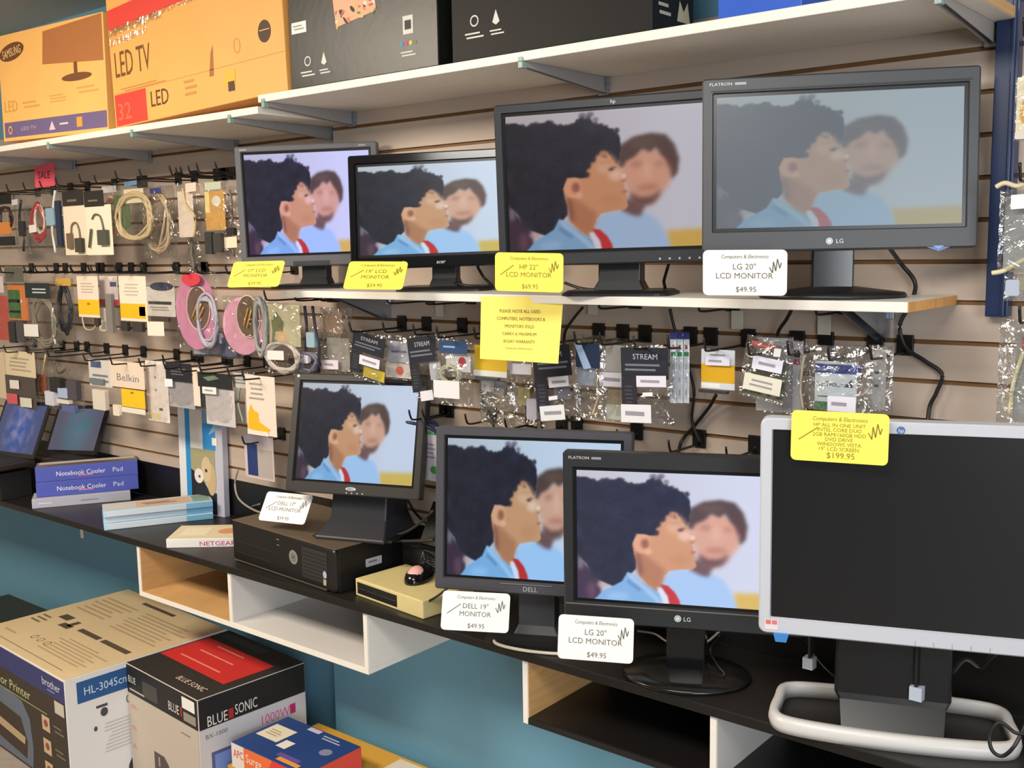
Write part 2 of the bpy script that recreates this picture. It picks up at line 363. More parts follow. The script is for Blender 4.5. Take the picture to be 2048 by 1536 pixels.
# ------------------------------------------------------------------ the wallpaper picture shown on the screens
def picture():
    W, H, SS = 220, 150, 2
    w, h = W * SS, H * SS
    uu, vv = np.meshgrid((np.arange(w) + .5) / w, (np.arange(h) + .5) / h)
    def uv(p):
        x, y = p; u = 0.82 * (x - 185 + .015 * (y - 55)) / 1822
        return (u, (y - 55 - .0385 * (x - 185)) / (1295 + .03 * (x - 185)))
    def blur(a, s):
        if s <= 0: return a
        r = int(3 * s) + 1; k = np.exp(-np.arange(-r, r + 1) ** 2 / (2 * s * s)); k /= k.sum()
        a = np.pad(a, ((r, r), (r, r)), 'edge')
        a = np.apply_along_axis(lambda m: np.convolve(m, k, 'valid'), 0, a)
        return np.apply_along_axis(lambda m: np.convolve(m, k, 'valid'), 1, a)
    def mask(pts, s):
        P = [uv(p) for p in pts]; m = np.zeros((h, w), bool); n = len(P)
        for i in range(n):
            (x0, y0), (x1, y1) = P[i], P[(i + 1) % n]
            if y0 == y1: continue
            c = ((y0 > vv) != (y1 > vv)); xi = (x1 - x0) * (vv - y0) / (y1 - y0) + x0
            m ^= c & (uu < xi)
        return blur(m.astype(float), s)
    img = np.zeros((h, w, 3))
    top = np.array([188, 190, 196.]); mid = np.array([206, 214, 232.])
    g = np.clip(uu * 1.3, 0, 1)[..., None]; img[:] = top * (1 - g) + mid * g
    def paint(pts, col, s, op=1.0):
        nonlocal img
        m = mask(pts, s)[..., None] * op; img = img * (1 - m) + np.array(col, float) * m
    def el(cx, cy, rx, ry, col, s, op=1.0, n=18):
        paint([(cx + rx * math.cos(2 * math.pi * k / n), cy + ry * math.sin(2 * math.pi * k / n)) for k in range(n)], col, s, op)
    paint([(1770, 1300), (2600, 1330), (2600, 1700), (1770, 1700)], (214, 182, 92), 5)
    # blurred man
    paint([(1040, 1210), (1120, 1100), (1200, 1060), (1380, 1075), (1560, 1110), (1660, 1160), (1730, 1260), (1800, 1420), (1830, 1700), (1000, 1700)], (166, 200, 238), 4)
    paint([(1330, 1060), (1400, 960), (1620, 960), (1560, 1060), (1520, 1140), (1440, 1120)], (112, 84, 84), 4)
    paint([(1330, 620), (1440, 520), (1650, 500), (1800, 560), (1850, 700), (1830, 830), (1750, 930), (1650, 1020), (1540, 1030), (1430, 970), (1390, 850)], (214, 164, 140), 5)
    paint([(1430, 900), (1520, 960), (1640, 960), (1730, 900), (1700, 980), (1640, 1035), (1520, 1035), (1430, 980)], (86, 60, 60), 5, .85)
    el(1600, 870, 110, 30, (170, 106, 92), 5, .6); el(1500, 640, 60, 26, (150, 100, 84), 5, .6); el(1720, 660, 50, 24, (150, 100, 84), 5, .5)
    paint([(1310, 640), (1340, 450), (1480, 380), (1650, 362), (1790, 392), (1870, 490), (1912, 630), (1890, 760), (1835, 820), (1842, 720), (1800, 640), (1750, 590), (1690, 500), (1640, 540), (1560, 500), (1480, 570), (1400, 600), (1360, 660)], (84, 64, 58), 3.5)
    el(1560, 450, 130, 40, (112, 90, 78), 6, .6); paint([(1780, 560), (1850, 600), (1880, 740), (1840, 800), (1800, 680)], (104, 60, 54), 4, .6)
    el(1600, 700, 40, 90, (232, 188, 166), 6, .6)
    # woman
    paint([(0, 900), (200, 880), (260, 1000), (420, 1170), (420, 1300), (380, 1450), (0, 1450)], (62, 44, 60), 3)
    el(210, 990, 30, 70, (150, 156, 164), 4, .7); el(440, 1210, 60, 40, (190, 170, 176), 3, .8); el(320, 1270, 50, 90, (110, 76, 92), 5, .8)
    hair = [(-60, 120), (300, 130), (350, 155), (420, 180), (480, 160), (540, 162), (640, 152), (700, 182), (760, 205), (880, 200), (920, 170), (960, 150), (1010, 168), (1060, 165),
            (1090, 215), (1150, 235), (1200, 250), (1290, 300), (1345, 370), (1352, 470), (1330, 560), (1300, 640), (1180, 700), (1010, 760), (800, 900), (790, 1050), (740, 1100), (640, 1200),
            (560, 1235), (420, 1175), (330, 1120), (280, 1010), (180, 900), (-60, 860)]
    paint(hair, (34, 34, 46), 1.2)
    for k in range(26):
        a = random.Random(k); x = a.uniform(250, 1330); j = min(range(26), key=lambda i: abs(hair[i][0] - x)); el(hair[j][0] + a.uniform(-30, 30), hair[j][1] + a.uniform(-6, 14), 24, 18, (40, 38, 48), 1.5, .8)
    for x, y, q in ((980, 130, 40), (1060, 125, 36), (1110, 180, 30), (1040, 150, 30)): el(x, y, q, q * .7, (70, 66, 76), 2, .6)
    rh = np.random.RandomState(4); nz = blur(rh.randn(h, w), 2.2); nz = nz / nz.std(); nz2 = blur(rh.randn(h, w), 9); nz2 = nz2 / nz2.std()
    hm = (np.abs(img - np.array([36, 36, 47.])).max(-1) < 12).astype(float)[..., None]
    img = img + hm * (nz[..., None] * np.array([1.6, 1.6, 2.]) + nz2[..., None] * np.array([2.5, 2.5, 4.]) + (uu[..., None] - .2) * np.array([-10., -8., 8.]))
    edge = blur(hm[..., 0], 3); fr = ((edge > .12) & (edge < .5) & (nz > .7) & (vv < .5)).astype(float); fr = blur(fr, .8)[..., None] * .75; img = img * (1 - fr) + np.array([52, 48, 58.]) * fr
    skin = (206, 152, 112)
    paint([(1010, 620), (1050, 560), (1110, 500), (1160, 470), (1220, 500), (1260, 570), (1300, 620), (1350, 680), (1412, 742), (1404, 776), (1352, 795), (1376, 830), (1372, 862), (1404, 878),
           (1384, 902), (1398, 930), (1388, 975), (1406, 1028), (1372, 1060), (1250, 1062), (1130, 1075), (1080, 1125), (1040, 1240), (1000, 1290), (900, 1215), (820, 1115), (800, 1000),
           (770, 900), (755, 800), (800, 700), (980, 720)], skin, 1.0)
    paint([(800, 880), (900, 920), (1000, 1000), (1090, 1060), (1080, 1125), (1040, 1240), (1000, 1290), (900, 1215), (820, 1115)], (166, 108, 76), 5, .65)
    paint([(780, 880), (830, 900), (860, 1060), (850, 1150), (800, 1080)], (110, 66, 56), 4, .6)
    el(1290, 720, 70, 55, (238, 205, 190), 4, .75); el(1180, 640, 80, 60, (226, 184, 152), 5, .7); el(1370, 740, 26, 24, (246, 222, 210), 2, .8)
    el(1240, 960, 110, 60, (190, 136, 96), 6, .5)
    el(1248, 662, 30, 13, (60, 38, 42), 2); el(1276, 646, 26, 7, (40, 26, 32), 1.6); el(1205, 590, 66, 9, (96, 62, 54), 2.5, .7)
    el(1372, 888, 30, 13, (164, 100, 88), 2, .75); el(1368, 790, 18, 10, (140, 84, 70), 2, .7)
    el(860, 800, 92, 98, (222, 166, 130), 1.5); el(885, 800, 42, 50, (150, 88, 66), 3, .9); el(915, 880, 40, 28, (226, 176, 144), 2)
    for x, y, q in ((1100, 470, 50), (1060, 540, 44), (1170, 440, 40), (1250, 450, 44), (1305, 500, 36), (1010, 600, 40), (1325, 560, 18), (1230, 420, 50), (1000, 690, 30)): el(x, y, q, q, (34, 32, 44), 2, .9)
    paint([(1120, 540), (1190, 500), (1260, 510), (1300, 570), (1335, 640), (1290, 660), (1130, 610)], (214, 166, 130), 4, .75)
    for q in range(7): x = 1120 + 28 * q; paint([(x, 440), (x + 14, 436), (x + 10 + 5 * (q % 3), 520 + 12 * (q % 4)), (x + 4, 526 + 12 * (q % 4))], (44, 36, 44), 1.6, .75)
    el(1180, 505, 40, 26, (196, 140, 110), 3, .8)
    paint([(360, 1350), (450, 1270), (540, 1230), (640, 1180), (700, 1085), (760, 1110), (850, 1190), (930, 1240), (1000, 1285), (1080, 1350), (1140, 1420), (1180, 1700), (200, 1700), (300, 1400)], (128, 176, 220), 1.3)
    paint([(690, 1090), (740, 1100), (860, 1210), (960, 1290), (1080, 1420), (1000, 1400), (850, 1250), (720, 1150)], (176, 206, 236), 2, .7)
    paint([(700, 1150), (840, 1260), (820, 1290), (690, 1190)], (92, 132, 176), 2, .6); el(600, 1330, 120, 40, (160, 200, 236), 5, .7)
    paint([(1000, 1240), (1050, 1250), (1160, 1420), (1180, 1600), (1100, 1600), (1060, 1400)], (226, 226, 240), 1.5, .9)
    paint([(1030, 1210), (1110, 1225), (1180, 1290), (1230, 1380), (1260, 1600), (1160, 1600), (1110, 1330)], (196, 48, 44), 1.3)
    img = img.reshape(H, SS, W, SS, 3).mean((1, 3)) / 255
    img = np.clip(img, 0, 1); L = np.where(img <= 0.04045, img / 12.92, ((img + .055) / 1.055) ** 2.4)
    us = np.arange(W) / (W - 1) - .5; vs = .5 - np.arange(H) / (H - 1)
    g, k = np.meshgrid(us, vs); co = np.stack([g, np.zeros_like(g), k], -1).reshape(-1, 3)
    idx = np.arange(W * H).reshape(H, W)
    q = np.stack([idx[1:, :-1], idx[1:, 1:], idx[:-1, 1:], idx[:-1, :-1]], -1).reshape(-1, 4)
    me = bpy.data.meshes.new('screen'); me.from_pydata(co.tolist(), [], q.tolist())
    ca = me.color_attributes.new('picture', 'FLOAT_COLOR', 'POINT')
    ca.data.foreach_set('color', np.concatenate([L.reshape(-1, 3), np.ones((W * H, 1))], 1).astype('f').ravel())
    return me
PIC = picture()
def screen_mat(name, mul, lift, fac, strength=1.0, gam=1.0):
    m = bpy.data.materials.new(name); m.use_nodes = True; nt = m.node_tree; b = nt.nodes['Principled BSDF']
    a = nt.nodes.new('ShaderNodeAttribute'); a.attribute_name = 'picture'
    gm = nt.nodes.new('ShaderNodeGamma'); gm.inputs[1].default_value = gam
    mu = nt.nodes.new('ShaderNodeMix'); mu.data_type = 'RGBA'; mu.blend_type = 'MULTIPLY'; mu.inputs[0].default_value = 1; mu.inputs[7].default_value = (*mul, 1)
    mx = nt.nodes.new('ShaderNodeMix'); mx.data_type = 'RGBA'; mx.inputs[0].default_value = fac; mx.inputs[7].default_value = lin(lift)
    nt.links.new(a.outputs['Color'], gm.inputs[0]); nt.links.new(gm.outputs[0], mu.inputs[6]); nt.links.new(mu.outputs[2], mx.inputs[6]); nt.links.new(mx.outputs[2], b.inputs['Emission Color'])
    b.inputs['Emission Strength'].default_value = strength; b.inputs['Base Color'].default_value = (0.006, 0.006, 0.008, 1); b.inputs['Roughness'].default_value = 0.3
    b.inputs['Specular IOR Level'].default_value = 0.25
    return m

# ------------------------------------------------------------------ monitors
def monitor(label, c, yaw, tilt, W, H, bz, body, screen, base, zs, depth=0.05, r=0.006, ri=0.002, roll=0, marks=None, neck=(0.07, 0.05), neckmat=None, chin=None, name='lcd_monitor', basemat=None):
    sl, st_, sb = bz
    yaw, tilt = R(yaw), R(tilt)
    t = thing(name, label, 'monitor', (c[0], c[1], Z(zs)), yaw)
    hz = c[2] - zs
    X = Matrix.Translation((0, 0, hz)) @ Matrix.Rotation(R(-roll), 4, 'Y') @ Matrix.Rotation(-tilt, 4, 'X')
    # bezel
    b = MB(); b.X = X; x1, z1 = W / 2, H / 2; e = 0.003
    def lp(i, y, rr, o=0): return [(p[0], y, p[1]) for p in rrect(-x1 + i[0], -z1 + i[2], x1 - i[0], z1 - i[1], rr)]
    L = [lp((0, 0, 0), depth * 0.55, r), lp((0, 0, 0), e, r), lp((e, e, e), 0, max(r - e, .0015)), lp((sl - .002, st_ - .002, sb - .002), 0.0, ri), lp((sl, st_, sb), 0.006, ri)]
    b.loft([list(reversed(l)) for l in L], body, False, False)
    if chin: b.box(-x1 + 0.004, -0.0012, -z1 + chin[0], x1 - 0.004, 0, -z1 + chin[0] + 0.0025, C(chin[1], .3))
    bz_ = b.build('bezel', t)
    # casing
    b = MB(); b.X = X
    b.loft([list(reversed(l)) for l in [[(p[0], depth * 0.55, p[1]) for p in rrect(-x1 + .002, -z1 + .002, x1 - .002, z1 - .002, r)],
            [(p[0] * .9, depth * .8, p[1] * .9) for p in rrect(-x1, -z1, x1, z1, r)], [(p[0] * .6, depth * 1.25, p[1] * .6) for p in rrect(-x1, -z1, x1, z1, r)]]], BLK if body is not SILVER else body, False, True)
    b.build('rear_casing', t, bevel=0.002)
    # screen
    if screen is None:
        b = MB(); b.X = X; b.rect(-x1 + sl - .001, -z1 + sb - .001, x1 - sl + .001, z1 - st_ + .001, M('dark_lcd_glass', (20, 21, 24), 0.28), 0.0055); b.build('screen', t)
    else:
        o = bpy.data.objects.new('screen', PIC); SC.collection.objects.link(o); o.parent = t
        k = 0.006
        o.matrix_local = X @ Matrix.Translation((0, 0.0055, (sb - st_) / 2)) @ Matrix.Diagonal((W - 2 * sl - 2 * k, 1, H - st_ - sb - 2 * k, 1))
        if not PIC.materials: PIC.materials.append(screen)
        o.material_slots[0].link = 'OBJECT'; o.material_slots[0].material = screen
        b = MB(); b.X = X; b.rect(-x1 + sl - .001, -z1 + sb - .001, x1 - sl + .001, z1 - st_ + .001, M('screen_border_black', (14, 15, 18), 0.3), 0.0059); b.build('screen_border', t)
    if marks:
        parts = {}
        def pk(n, k=0):
            if (n, k) not in parts: parts[(n, k)] = MB(); parts[(n, k)].X = X
            return parts[(n, k)]
        marks(pk, x1, z1)
        for (n, k), m in parts.items(): m.build(n, bz_)
    # neck and base
    hb = hz - H / 2 * math.cos(tilt)
    nw, nd = neck; yb = depth * 0.7 + 0.01; nm = neckmat or BLK; bm = basemat or BLK
    top = min(hz, hb + 0.1)
    if base == 'disc':
        b = MB(); b.box(-nw / 2, yb - .005, 0.014, nw / 2, yb + nd, top, nm); b.build('stand_neck', t, bevel=0.003)
        b = MB(); b.lathe([(0.13, 0), (0.134, 0.004), (0.13, 0.009), (0.09, 0.014), (0.045, 0.02), (0.0, 0.021)], bm, (0, yb + .01), 1, 0.78); b.build('stand_base', t)
    elif base == 'plate':
        b = MB(); b.loft([[(-nw / 2 * k, yb - .01 * k2, z), (nw / 2 * k, yb - .01 * k2, z), (nw / 2 * k, yb + nd, z), (-nw / 2 * k, yb + nd, z)] for k, k2, z in ((1.25, 2, 0.008), (1.0, 1, 0.03), (1, 0, top))], nm); b.build('stand_neck', t, bevel=0.003)
        b = MB(); b.loft([[(p[0], p[1], z) for p in rrect(-0.115 + i, yb - .07 + i, 0.115 - i, yb + .09 - i, 0.03)] for i, z in ((0.0, 0), (0, 0.005), (0.01, 0.011))], bm); b.build('stand_base', t)
    elif base == 'wedge':
        b = MB(); b.loft([[(-a, y0, z), (a, y0, z), (a, yb + .09, z), (-a, yb + .09, z)] for a, y0, z in ((0.105, yb - .10, 0), (0.105, yb - .10, 0.008), (0.085, yb - .045, 0.05), (0.08, yb - .01, top))], nm); b.build('stand_neck', t, bevel=0.006)
        b = MB(); b.slab([(-0.12, yb - .085), (0.12, yb - .085), (0.115, yb + .10), (-0.115, yb + .10)], 0, 0.007, bm); b.build('stand_base', t, bevel=0.002)
    return t, X, hb
SILVER = M('silver_plastic', (196, 198, 206), 0.38)
def m1(b, x, z): b('corner_mark', 0).rect(-x + .014, z - .011, -x + .034, z - .007, C((160, 160, 160))); b('corner_mark', 1).rect(x - .05, z - .011, x - .03, z - .007, C((160, 160, 160))); b('button_strip').box(-.05, -.003, -z + .004, .05, 0, -z + .014, C((60, 60, 64), .4))
monitor('grey framed square monitor, leftmost on the middle shelf', (-2.267, 1.911, .122), 34.7, 0.1, .392, .327, (.018, .016, .030), M('mid_grey_plastic', (98, 98, 102), 0.5),
        screen_mat('picture_violet', (.9, .84, 1.12), (60, 50, 80), .02), 'plate', -.103, roll=1.0, marks=m1)
def m2(b, x, z): b('logo').text('acer', 0, -z + .013, .009, C((210, 214, 220)), slant=.2); b('sticker').rect(-.095, -z + .010, -.091, -z + .017, C((200, 204, 210)))
monitor('gloss black wide monitor, second from left on the middle shelf', (-1.764, 1.893, .094), 30.6, 5.0, .452, .277, (.018, .022, .028), BLKG,
        screen_mat('picture_cool', (.82, .9, .92), (40, 60, 60), .02), 'plate', -.103, roll=1.2, marks=m2, neck=(.062, .04))
def m3(b, x, z): b('logo').text('hp', 0, z - .0095, .008, C((220, 222, 226))); [b('button', k).oval(.09 + .02 * k, -z + .008, .0022, .0022, C((180, 184, 190))) for k in range(5)]
monitor('wide charcoal monitor, third from left on the middle shelf', (-1.216, 1.828, .13), 20.4, -1.2, .511, .335, (.018, .019, .026), M('dark_slate_plastic', (48, 50, 55), 0.4),
        screen_mat('picture_neutral', (.70, .61, .58), (50, 50, 58), .03), 'plate', -.103, roll=.8, marks=m3, neck=(.09, .04))
def lgm(b, x, z):
    b('logo').oval(-.012, -z + .016, .006, .006, C((215, 218, 224))); b('logo').ring(-.012, -z + .016, .0045, .0045, .001, C((120, 124, 130)), y=-.0008); b('logo').text('LG', .006, -z + .016, .008, C((215, 218, 224)))
    b('model_name').text('FLATRON', -x + .033, z - .011, .0055, C((220, 222, 226)), w=.04); b('model_name').rect(-x + .058, z - .0135, -x + .078, z - .009, C((170, 170, 175)))
def m4(b, x, z):
    lgm(b, x, z); b('power_button').prism([(x - .085, -z + .002), (x - .045, -z + .002), (x - .065, -z - .006)], -.002, .01, C((60, 84, 150), .3)); b('power_button').poly([(x - .075, -z + .004), (x - .055, -z + .004), (x - .065, -z - .002)], C((130, 160, 220)), -.0026)
    b('groove_line').box(-x + .015, -.002, z - .024, x - .015, 0, z - .022, BLK)
monitor('dark grey wide monitor with a washed out picture, rightmost on the middle shelf', (-.764, 1.864, .142), 27.4, 3.3, .476, .314, (.020, .028, .037), M('grey_graphite_plastic', (60, 62, 66), 0.42),
        screen_mat('picture_glare_haze', (.60, .66, .60), (122, 132, 140), .50), 'disc', -.103, roll=.2, marks=m4, neck=(.075, .045), neckmat=BLKG)  # grey-blue lift paints the window's reflected haze into the picture colour
def m5(b, x, z):
    b('logo').oval(.0, -z + .017, .016, .005, C((190, 192, 196))); b('logo').text('DELL', 0, -z + .017, .006, C((50, 52, 60)), y=-.0014)
    for k in range(4): b('button', k).oval(-.012 + .016 * k, -z + .006, .0018, .0018, C((200, 205, 210)))
    b('sticker').oval(-x + .014, z - .008, .004, .004, C((220, 215, 190))); b('model_name').text('1703', x - .028, z - .011, .005, C((130, 130, 134)))
monitor('black square monitor tilted back on top of the desktop computer', (-2.101, 1.90, -.492), 18.9, 13.5, .405, .325, (.021, .02, .030), M('brown_black_plastic', (50, 48, 48), 0.45),
        screen_mat('picture_soft', (.80, .86, .90), (70, 80, 90), .03), 'wedge', -.773, marks=m5, neckmat=M('blue_black_plastic', (38, 39, 46), .45))
def m6(b, x, z): b('logo').text('DELL', 0, -z + .013, .011, C((170, 172, 178))); b('button_strip').box(-.07, -.002, -z + .022, .05, 0, -z + .0235, C((120, 120, 124)))
monitor('dark grey square monitor on the counter behind the wide monitor', (-1.43, 1.809, -.588), 25.3, 5.2, .449, .372, (.021, .02, .028), M('slate_plastic', (70, 70, 76), 0.45),
        screen_mat('picture_teal', (.80, .92, .98), (36, 50, 70), .04, 1.0, 1.05), 'plate', -.893, roll=-.4, marks=m6, neck=(.085, .05), neckmat=CHAR)
def m7(b, x, z):
    b('logo').oval(-.012, -z + .022, .007, .007, C((205, 208, 214))); b('logo').ring(-.012, -z + .022, .0052, .0052, .001, C((110, 114, 120)), y=-.0008); b('logo').text('LG', .007, -z + .022, .009, C((205, 208, 214)))
    b('model_name').text('FLATRON', -x + .034, z - .012, .006, C((200, 202, 206)), w=.042); b('model_name').rect(-x + .06, z - .015, -x + .08, z - .010, C((140, 140, 144)))
monitor('black wide monitor with a bright picture, in the middle of the counter', (-1.042, 1.81, -.594), 24.4, 0.1, .494, .359, (.022, .033, .044), M('black_graphite_plastic', (40, 41, 44), 0.4),
        screen_mat('picture_bright', (1.05, 1.0, 1.02), (70, 84, 120), .16, 1.12), 'disc', -.893, marks=m7, neck=(.08, .05), neckmat=BLKG, chin=(.038, (110, 104, 96)), basemat=M('smoky_base_plastic', (26, 25, 23), .2))
def m8(b, x, z):
    b('logo').oval(0, z - .014, .007, .007, C((70, 110, 160))); b('logo').text('hp', 0, z - .014, .007, C((220, 224, 232)), slant=.2)
    b('sticker').rect(-x + .011, -z + .008, -x + .035, -z + .027, C((226, 214, 214))); b('sticker').rect(-x + .013, -z + .018, -x + .022, -z + .026, C((220, 110, 110)), -.0009); b('sticker').rect(-x + .024, -z + .018, -x + .033, -z + .026, C((214, 120, 120)), -.0009)
    for k in range(5): b('button', k).rect(x - .20 + .03 * k, -z + .002, x - .199 + .03 * k, -z + .012, C((150, 152, 160)))
T8, X8, HB8 = monitor('silver framed monitor with a black screen at the right end of the counter', (-.615, 1.80, -.507), 20.7, -1.7, .468, .400, (.0215, .022, .031), SILVER,
        None, None, -.893, depth=.055, r=.014, marks=m8, name='all_in_one_computer')
b = MB(); b.prism([(-.207, .189), (-.18, .189), (-.184, .174), (-.203, .174)], -.001, .012, C((60, 130, 200), .3)); b.build('blue_tab', T8, label='blue sticker tab under the frame')
# base of the silver one: upright block, sloping foot and open silver ring
b = MB(); b.loft([[(-a, y0, z), (a, y0, z), (a, y1, z), (-a, y1, z)] for a, y0, y1, z in ((.085, .03, .10, .012), (.085, .03, .10, .05), (.10, .04, .09, .075), (.10, .045, .09, .24))], M('ink_black_plastic', (15, 16, 19), .3)); b.build('stand_neck', T8, bevel=.006)
b = MB(); b.slab([(-.085, -.005), (.085, -.005), (.09, .13), (-.09, .13)], 0.001, .016, M('ink_black_plastic'))
b.add([(-.09, .035, .065), (.09, .035, .065), (.085, -.004, .016), (-.085, -.004, .016)], [(3, 2, 1, 0)], M('ink_black_plastic')); b.text('hp', 0, 0.02, .01, C((90, 90, 96)), y=.0)
b.build('stand_foot', T8, bevel=.004)
ringc = [(-.205, .10), (-.205, .03), (-.16, .0), (0, -.012), (.16, .0), (.205, .03), (.205, .10), (.19, .17), (.10, .185), (0, .185), (-.10, .185), (-.19, .17)]
b = MB(); P = crom([(p[0], p[1], 0) for p in ringc], 5, True); N = len(P); loops = []
for i, p in enumerate(P):
    d = (P[(i + 1) % N] - P[i - 1]).normalized(); n = Vector((d.y, -d.x, 0))
    loops.append([tuple(p + n * a + Vector((0, 0, z))) for a, z in ((.006, 0), (.009, .012), (.006, .027), (-.006, .030), (-.010, .024), (-.008, 0))])
loops.append(loops[0]); b.loft(loops, M('pale_silver_plastic', (205, 203, 200), .35), True, False); b.build('stand_ring', T8, label='open silver ring of the foot')
# ------------------------------------------------------------------ price cards and signs
def fline(b, p, q, w, mat, y=-0.0008):
    d = Vector((q[0] - p[0], q[1] - p[1])).normalized(); n = Vector((-d.y, d.x)) * w
    b.poly([(p[0] + n.x, p[1] + n.y), (p[0] - n.x, p[1] - n.y), (q[0] - n.x, q[1] - n.y), (q[0] + n.x, q[1] + n.y)], mat, y)
def card(label, c, yaw, tilt, roll, W, H, lines, mat, ink, price, strike=True, r=.009, slash=True):
    rot = (Matrix.Rotation(R(yaw), 4, 'Z') @ Matrix.Rotation(-R(tilt), 4, 'X') @ Matrix.Rotation(-R(roll), 4, 'Y'))
    loc = Vector((c[0], c[1], Z(c[2]))) - rot @ Vector((0, 0, H / 2))
    t = thing('price_card', label, 'price card', loc, rot=rot.to_euler())
    b = MB(); b.prism(rrect(-W / 2, 0, W / 2, H, r), 0, .0012, mat); cd = b.build('card', t)
    b = MB()
    b.text('Computers & Electronics', 0, H * .86, H * .085, ink, w=W * .56, y=-.0006, slant=.15)
    n = len(lines); hh = H * (.13 if n < 3 else .075)
    for i, s in enumerate(lines):
        b.text(s, 0, H * ((.74 - (i + .5) * (.4 / n)) if n < 3 else (.74 - i * .095)), hh, ink, y=-.0006)
    b.text(price, W * .02, H * .14, H * .12, ink, y=-.0006)
    b.build('lettering', cd)
    if slash:
        b = MB(); fline(b, (-W * .42, H * .42), (-W * .22, H * .68), .0008, ink); b.build('pen_line', cd)
    b = MB(); pts = [(.32, .62), (.36, .50), (.37, .74), (.40, .54), (.42, .80), (.45, .60), (.47, .72)]
    for p, q in zip(pts, pts[1:]): fline(b, (p[0] * W * .92, p[1] * H), (q[0] * W * .92, q[1] * H), .0009, ink)
    b.build('pen_scribble', cd)
KC = [((-2.352, 1.792, -.060), 25.5, 36, .7, .152, .084, ['17" LCD', 'MONITOR'], PAPERY, YINK, '$39.95', 'yellow price card leaning below the leftmost middle shelf monitor'),
      ((-1.890, 1.795, -.062), 29.5, 40, -1.3, .150, .086, ['19" LCD', 'MONITOR'], PAPERY, YINK, '$59.95', 'yellow price card leaning below the gloss black wide monitor'),
      ((-1.412, 1.790, -.054), 19.8, -1.4, -1.7, .154, .083, ['HP 22"', 'LCD MONITOR'], PAPERY, YINK, '$69.95', 'yellow price card standing upright below the charcoal wide monitor'),
      ((-.905, 1.788, -.054), 18.6, -5, -.5, .153, .084, ['LG 20"', 'LCD MONITOR'], PAPERW, INK, '$49.95', 'white price card below the washed out monitor on the middle shelf'),
      ((-2.32, 1.83, -.71), 15, 35, .1, .155, .087, ['DELL 17"', 'LCD MONITOR'], PAPERW, INK, '$39.95', 'white price card leaning on top of the desktop computer'),
      ((-1.549, 1.748, -.825), 31.6, 20, -1.4, .157, .088, ['DELL 19"', 'MONITOR'], PAPERW, INK, '$49.95', 'white price card below the dark grey monitor, left one on the counter front'),
      ((-1.209, 1.738, -.809), 25.8, 12.7, -.2, .158, .091, ['LG 20"', 'LCD MONITOR'], PAPERW, INK, '$49.95', 'white price card hanging at the counter edge below the bright monitor'),
      ((-.700, 1.742, -.334), 17.2, 1.1, -.5, .161, .088, ['HP ALL IN ONE UNIT', 'INTEL CORE DUO', '2GB RAM/160GB HDD', 'DVD DRIVE', 'WINDOWS VISTA', '19" LCD SCREEN'], PAPERY, YINK, '$199.95', 'yellow price card taped on the top of the silver framed monitor')]
KS = (.962, .952, .945, .955, 1, .962, .955, 1)
for (c, ya, ti, ro, W_, H_, ln, mt, ik, pr, lb), ks in zip(KC, KS): card(lb, tuple(v * ks for v in c), ya, ti, ro, W_ * ks, H_ * ks, ln, mt, ik, pr, slash='LG' not in ln[0])
t = thing('notice', 'large yellow paper notice taped to the front of the middle shelf', 'sign', (-1.44, 1.788, Z(-.246)), R(8.9), rot=(R(-4), 0, R(6)))
b = MB(); b.loft([[(-.105 + dx, 0, 0), (.098, 0, -.002), (.098, .0008, -.002), (-.105 + dx, .0008, 0)] if z == 0 else [(-.105, 0, z), (.107, 0, z), (.107, .0008, z), (-.105, .0008, z)] for z, dx in ((0, .0), (.139, 0))], M('yellow_paper', (252, 232, 112), .6)); b.build('paper', t)
b = MB()
for i, (s, wd) in enumerate([('PLEASE NOTE ALL USED', .105), ('COMPUTERS, NOTEBOOKS &', .125), ('MONITORS SOLD', .075), ('CARRY A MAXIMUM', .088), ('30 DAY WARRANTY', .082)]):
    b.text(s, -.002 + (.003 if i == 1 else 0), .108 - i * .0165, .0072, M('dark_olive_ink', (110, 92, 30), .6), w=wd, y=-.0006)
b.text('Computers & Electronics', -.002, .027, .004, YINK, w=.07, y=-.0006)
b.build('lettering', t)
p = at(90, 375, Y=1.99)
t = thing('sale_tag', 'small pink tag with black scrawl hanging above the upper left hooks', 'tag', p, R(8))
b = MB(); b.prism([(-.058, 0), (.058, .004), (.064, .088), (-.054, .080)], 0, .001, C((226, 84, 104), .6)); b.build('paper', t)
b = MB(); b.text('SALE', 0, .046, .026, C((60, 20, 30), .6), w=.07); b.build('lettering', t)

# ------------------------------------------------------------------ cartons
def carton(name, label, loc, W_, D_, H_, mat, draw, yaw=0, roll=0, group=None, bevel=.002, cat='box'):
    rot = (Matrix.Rotation(R(yaw), 4, 'Z') @ Matrix.Rotation(R(-roll), 4, 'Y')).to_euler()
    t = thing(name, label, cat, loc, rot=rot, group=group)
    b = MB(); b.box(0, 0, 0, W_, D_, H_, mat); bb = b.build('box_body', t, bevel=bevel)
    parts = {}
    def pk(n, side='front'):
        if (n, side) not in parts:
            m = MB(); parts[(n, side)] = m
            if side == 'right': face_right(m, W_)
            elif side == 'top': face_top(m, H_)
        return parts[(n, side)]
    if draw: draw(pk, W_, D_, H_)
    for (n, s), m in parts.items(): m.build(n, bb)
    return t
ORG = M('orange_carton', (244, 186, 106), .5, noise=.04, nscale=6); ORG2 = M('deep_orange_carton', (240, 172, 92), .5, noise=.04, nscale=6)
BRN = C((120, 76, 40)); GLB = M('black_gloss_carton', (24, 24, 22), .36, noise=.12, nscale=40, bump=.12)
